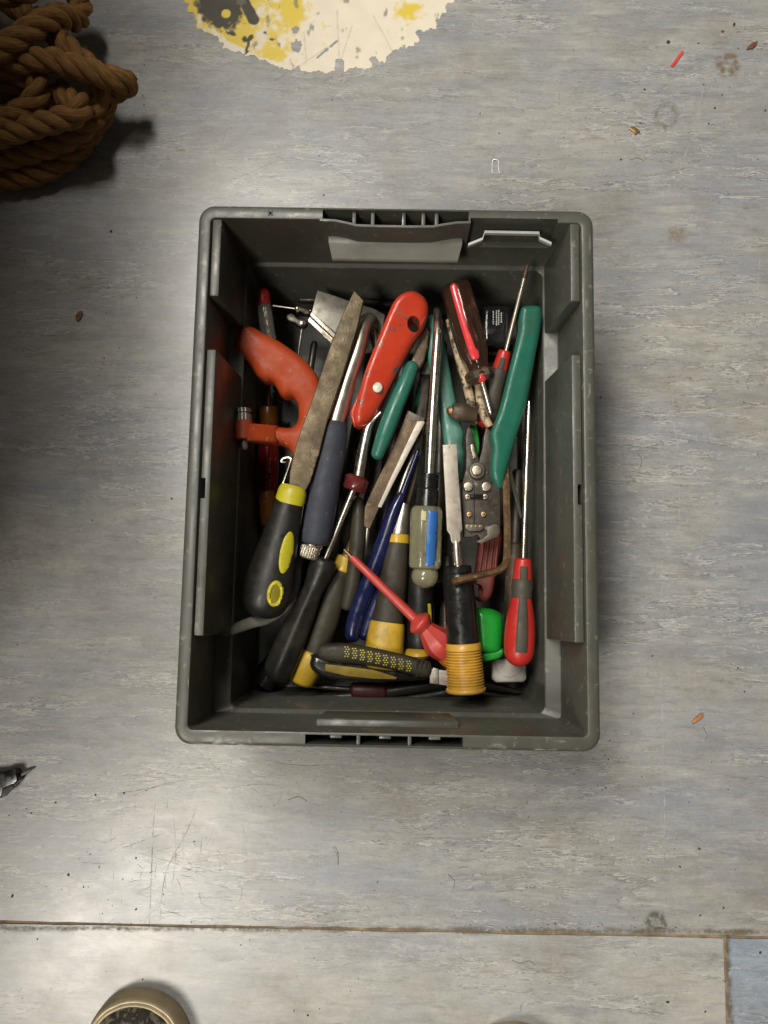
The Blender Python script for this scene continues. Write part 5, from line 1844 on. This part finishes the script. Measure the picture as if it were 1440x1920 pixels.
def crumbs(name, pts, m_):
    bm = bmesh.new()
    for x, y, r in pts:
        c = P(x, y, 0)
        rr_ = S(r, 0)
        sx, sy = random.uniform(0.6, 1.5), random.uniform(0.6, 1.2)
        vs = []
        n = 6
        an = random.uniform(0, 3)
        for i in range(n):
            a = 2 * math.pi * i / n
            k_ = random.uniform(0.6, 1.1)
            dx, dy = math.cos(a) * rr_ * k_ * sx, math.sin(a) * rr_ * k_ * sy
            vs.append(bm.verts.new((c.x + dx * math.cos(an) - dy * math.sin(an), c.y + dx * math.sin(an) + dy * math.cos(an), 0.0001)))
        tp = bm.verts.new((c.x, c.y, rr_ * 0.8))
        for i in range(n):
            bm.faces.new((vs[i], vs[(i + 1) % n], tp))
    o = finish(name, bm, m_, None, smooth=False)
    return o


pts = [(1253, 79, 3.6), (1377, 46, 4.2), (1355, 59, 4.2), (1309, 81, 3), (1209, 168, 4.2), (1319, 159, 3), (1340, 203, 3), (1201, 231, 2.8), (1164, 299, 3), (1435, 207, 3.2), (1421, 299, 2.2),
       (1354, 178, 2.4), (1329, 232, 3), (1223, 1230, 2.6), (1384, 1252, 2.4), (1396, 1297, 2.6), (1311, 1591, 3), (1275, 1625, 2.4), (1357, 1702, 2.8), (1313, 1716, 2), (1425, 1786, 3.4),
       (1252, 1879, 4), (1322, 1897, 3), (1141, 1424, 2), (1136, 1477, 2.2), (1220, 1490, 1.6), (1365, 1480, 1.8), (268, 180, 2.2), (270, 197, 2), (208, 434, 3.4), (223, 653, 2), (292, 740, 2.2), (322, 935, 2.4),
       (128, 1640, 2.6), (157, 1663, 2), (255, 1609, 2), (255, 1705, 2.4), (192, 1713, 1.8), (23, 1680, 3), (70, 1761, 2), (452, 1772, 1.6), (1126, 745, 2.4), (633, 1600, 2), (515, 1510, 1.6), (900, 213, 2.4), (936, 250, 1.8)]
for i in range(170):
    x, y = random.uniform(0, 1440), random.uniform(0, 1920)
    if 300 < x < 1140 and 370 < y < 1420 or (x < 270 and y < 360):
        continue
    if 340 < x < 860 and y < 150:
        continue
    pts.append((x, y, random.choice([0.9, 1.0, 1.2, 1.5, 1.9])))
for cx, cy, sx, sy, n_ in ((1220, 1738, 90, 7, 26), (700, 1741, 400, 5, 40), (300, 1739, 200, 5, 20), (1362, 1820, 4, 60, 18), (1330, 150, 60, 70, 26), (1150, 1450, 30, 60, 14),
                           (230, 1650, 70, 50, 18), (1240, 1560, 90, 90, 16), (60, 1500, 40, 30, 12), (300, 230, 40, 60, 10)):
    for i in range(n_):     # grit gathers in places
        pts.append((random.gauss(cx, sx), random.gauss(cy, sy), random.uniform(0.6, 1.5)))
o = crumbs('dirt_crumbs', pts, CRUMB)
tag(o, 'scattered dark dirt crumbs all over the vinyl floor', 'crumbs', kind='stuff')
o = crumbs('pale_grit', [(random.uniform(0, 1440), random.choice([random.uniform(150, 370), random.uniform(1440, 1900)]), random.uniform(0.7, 1.4)) for i in range(60)], PRINTWHT)
tag(o, 'scattered pale grit specks on the vinyl floor', 'grit', kind='stuff')

bm = bmesh.new()
for pl in ([(1318, 1362), (1322, 1370), (1326, 1380), (1322, 1388)], [(1180, 300), (1196, 296), (1208, 302)], [(626, 1586), (634, 1600), (633, 1622)], [(960, 1800), (975, 1806), (992, 1802), (1004, 1810)],
           [(1408, 700), (1400, 716), (1404, 730)], [(540, 1500), (560, 1494), (575, 1502)], [(1195, 850), (1203, 862), (1199, 880)], [(840, 1640), (852, 1652), (849, 1668)]):
    V = cr([P(x, y, 0.5) for x, y in pl], 5)
    sweep(bm, V, [0.00013] * len(V), 5)
o = finish('hairs', bm, CRUMB)
tag(o, 'short dark hairs and fibres lying on the vinyl floor', 'hairs', kind='stuff')
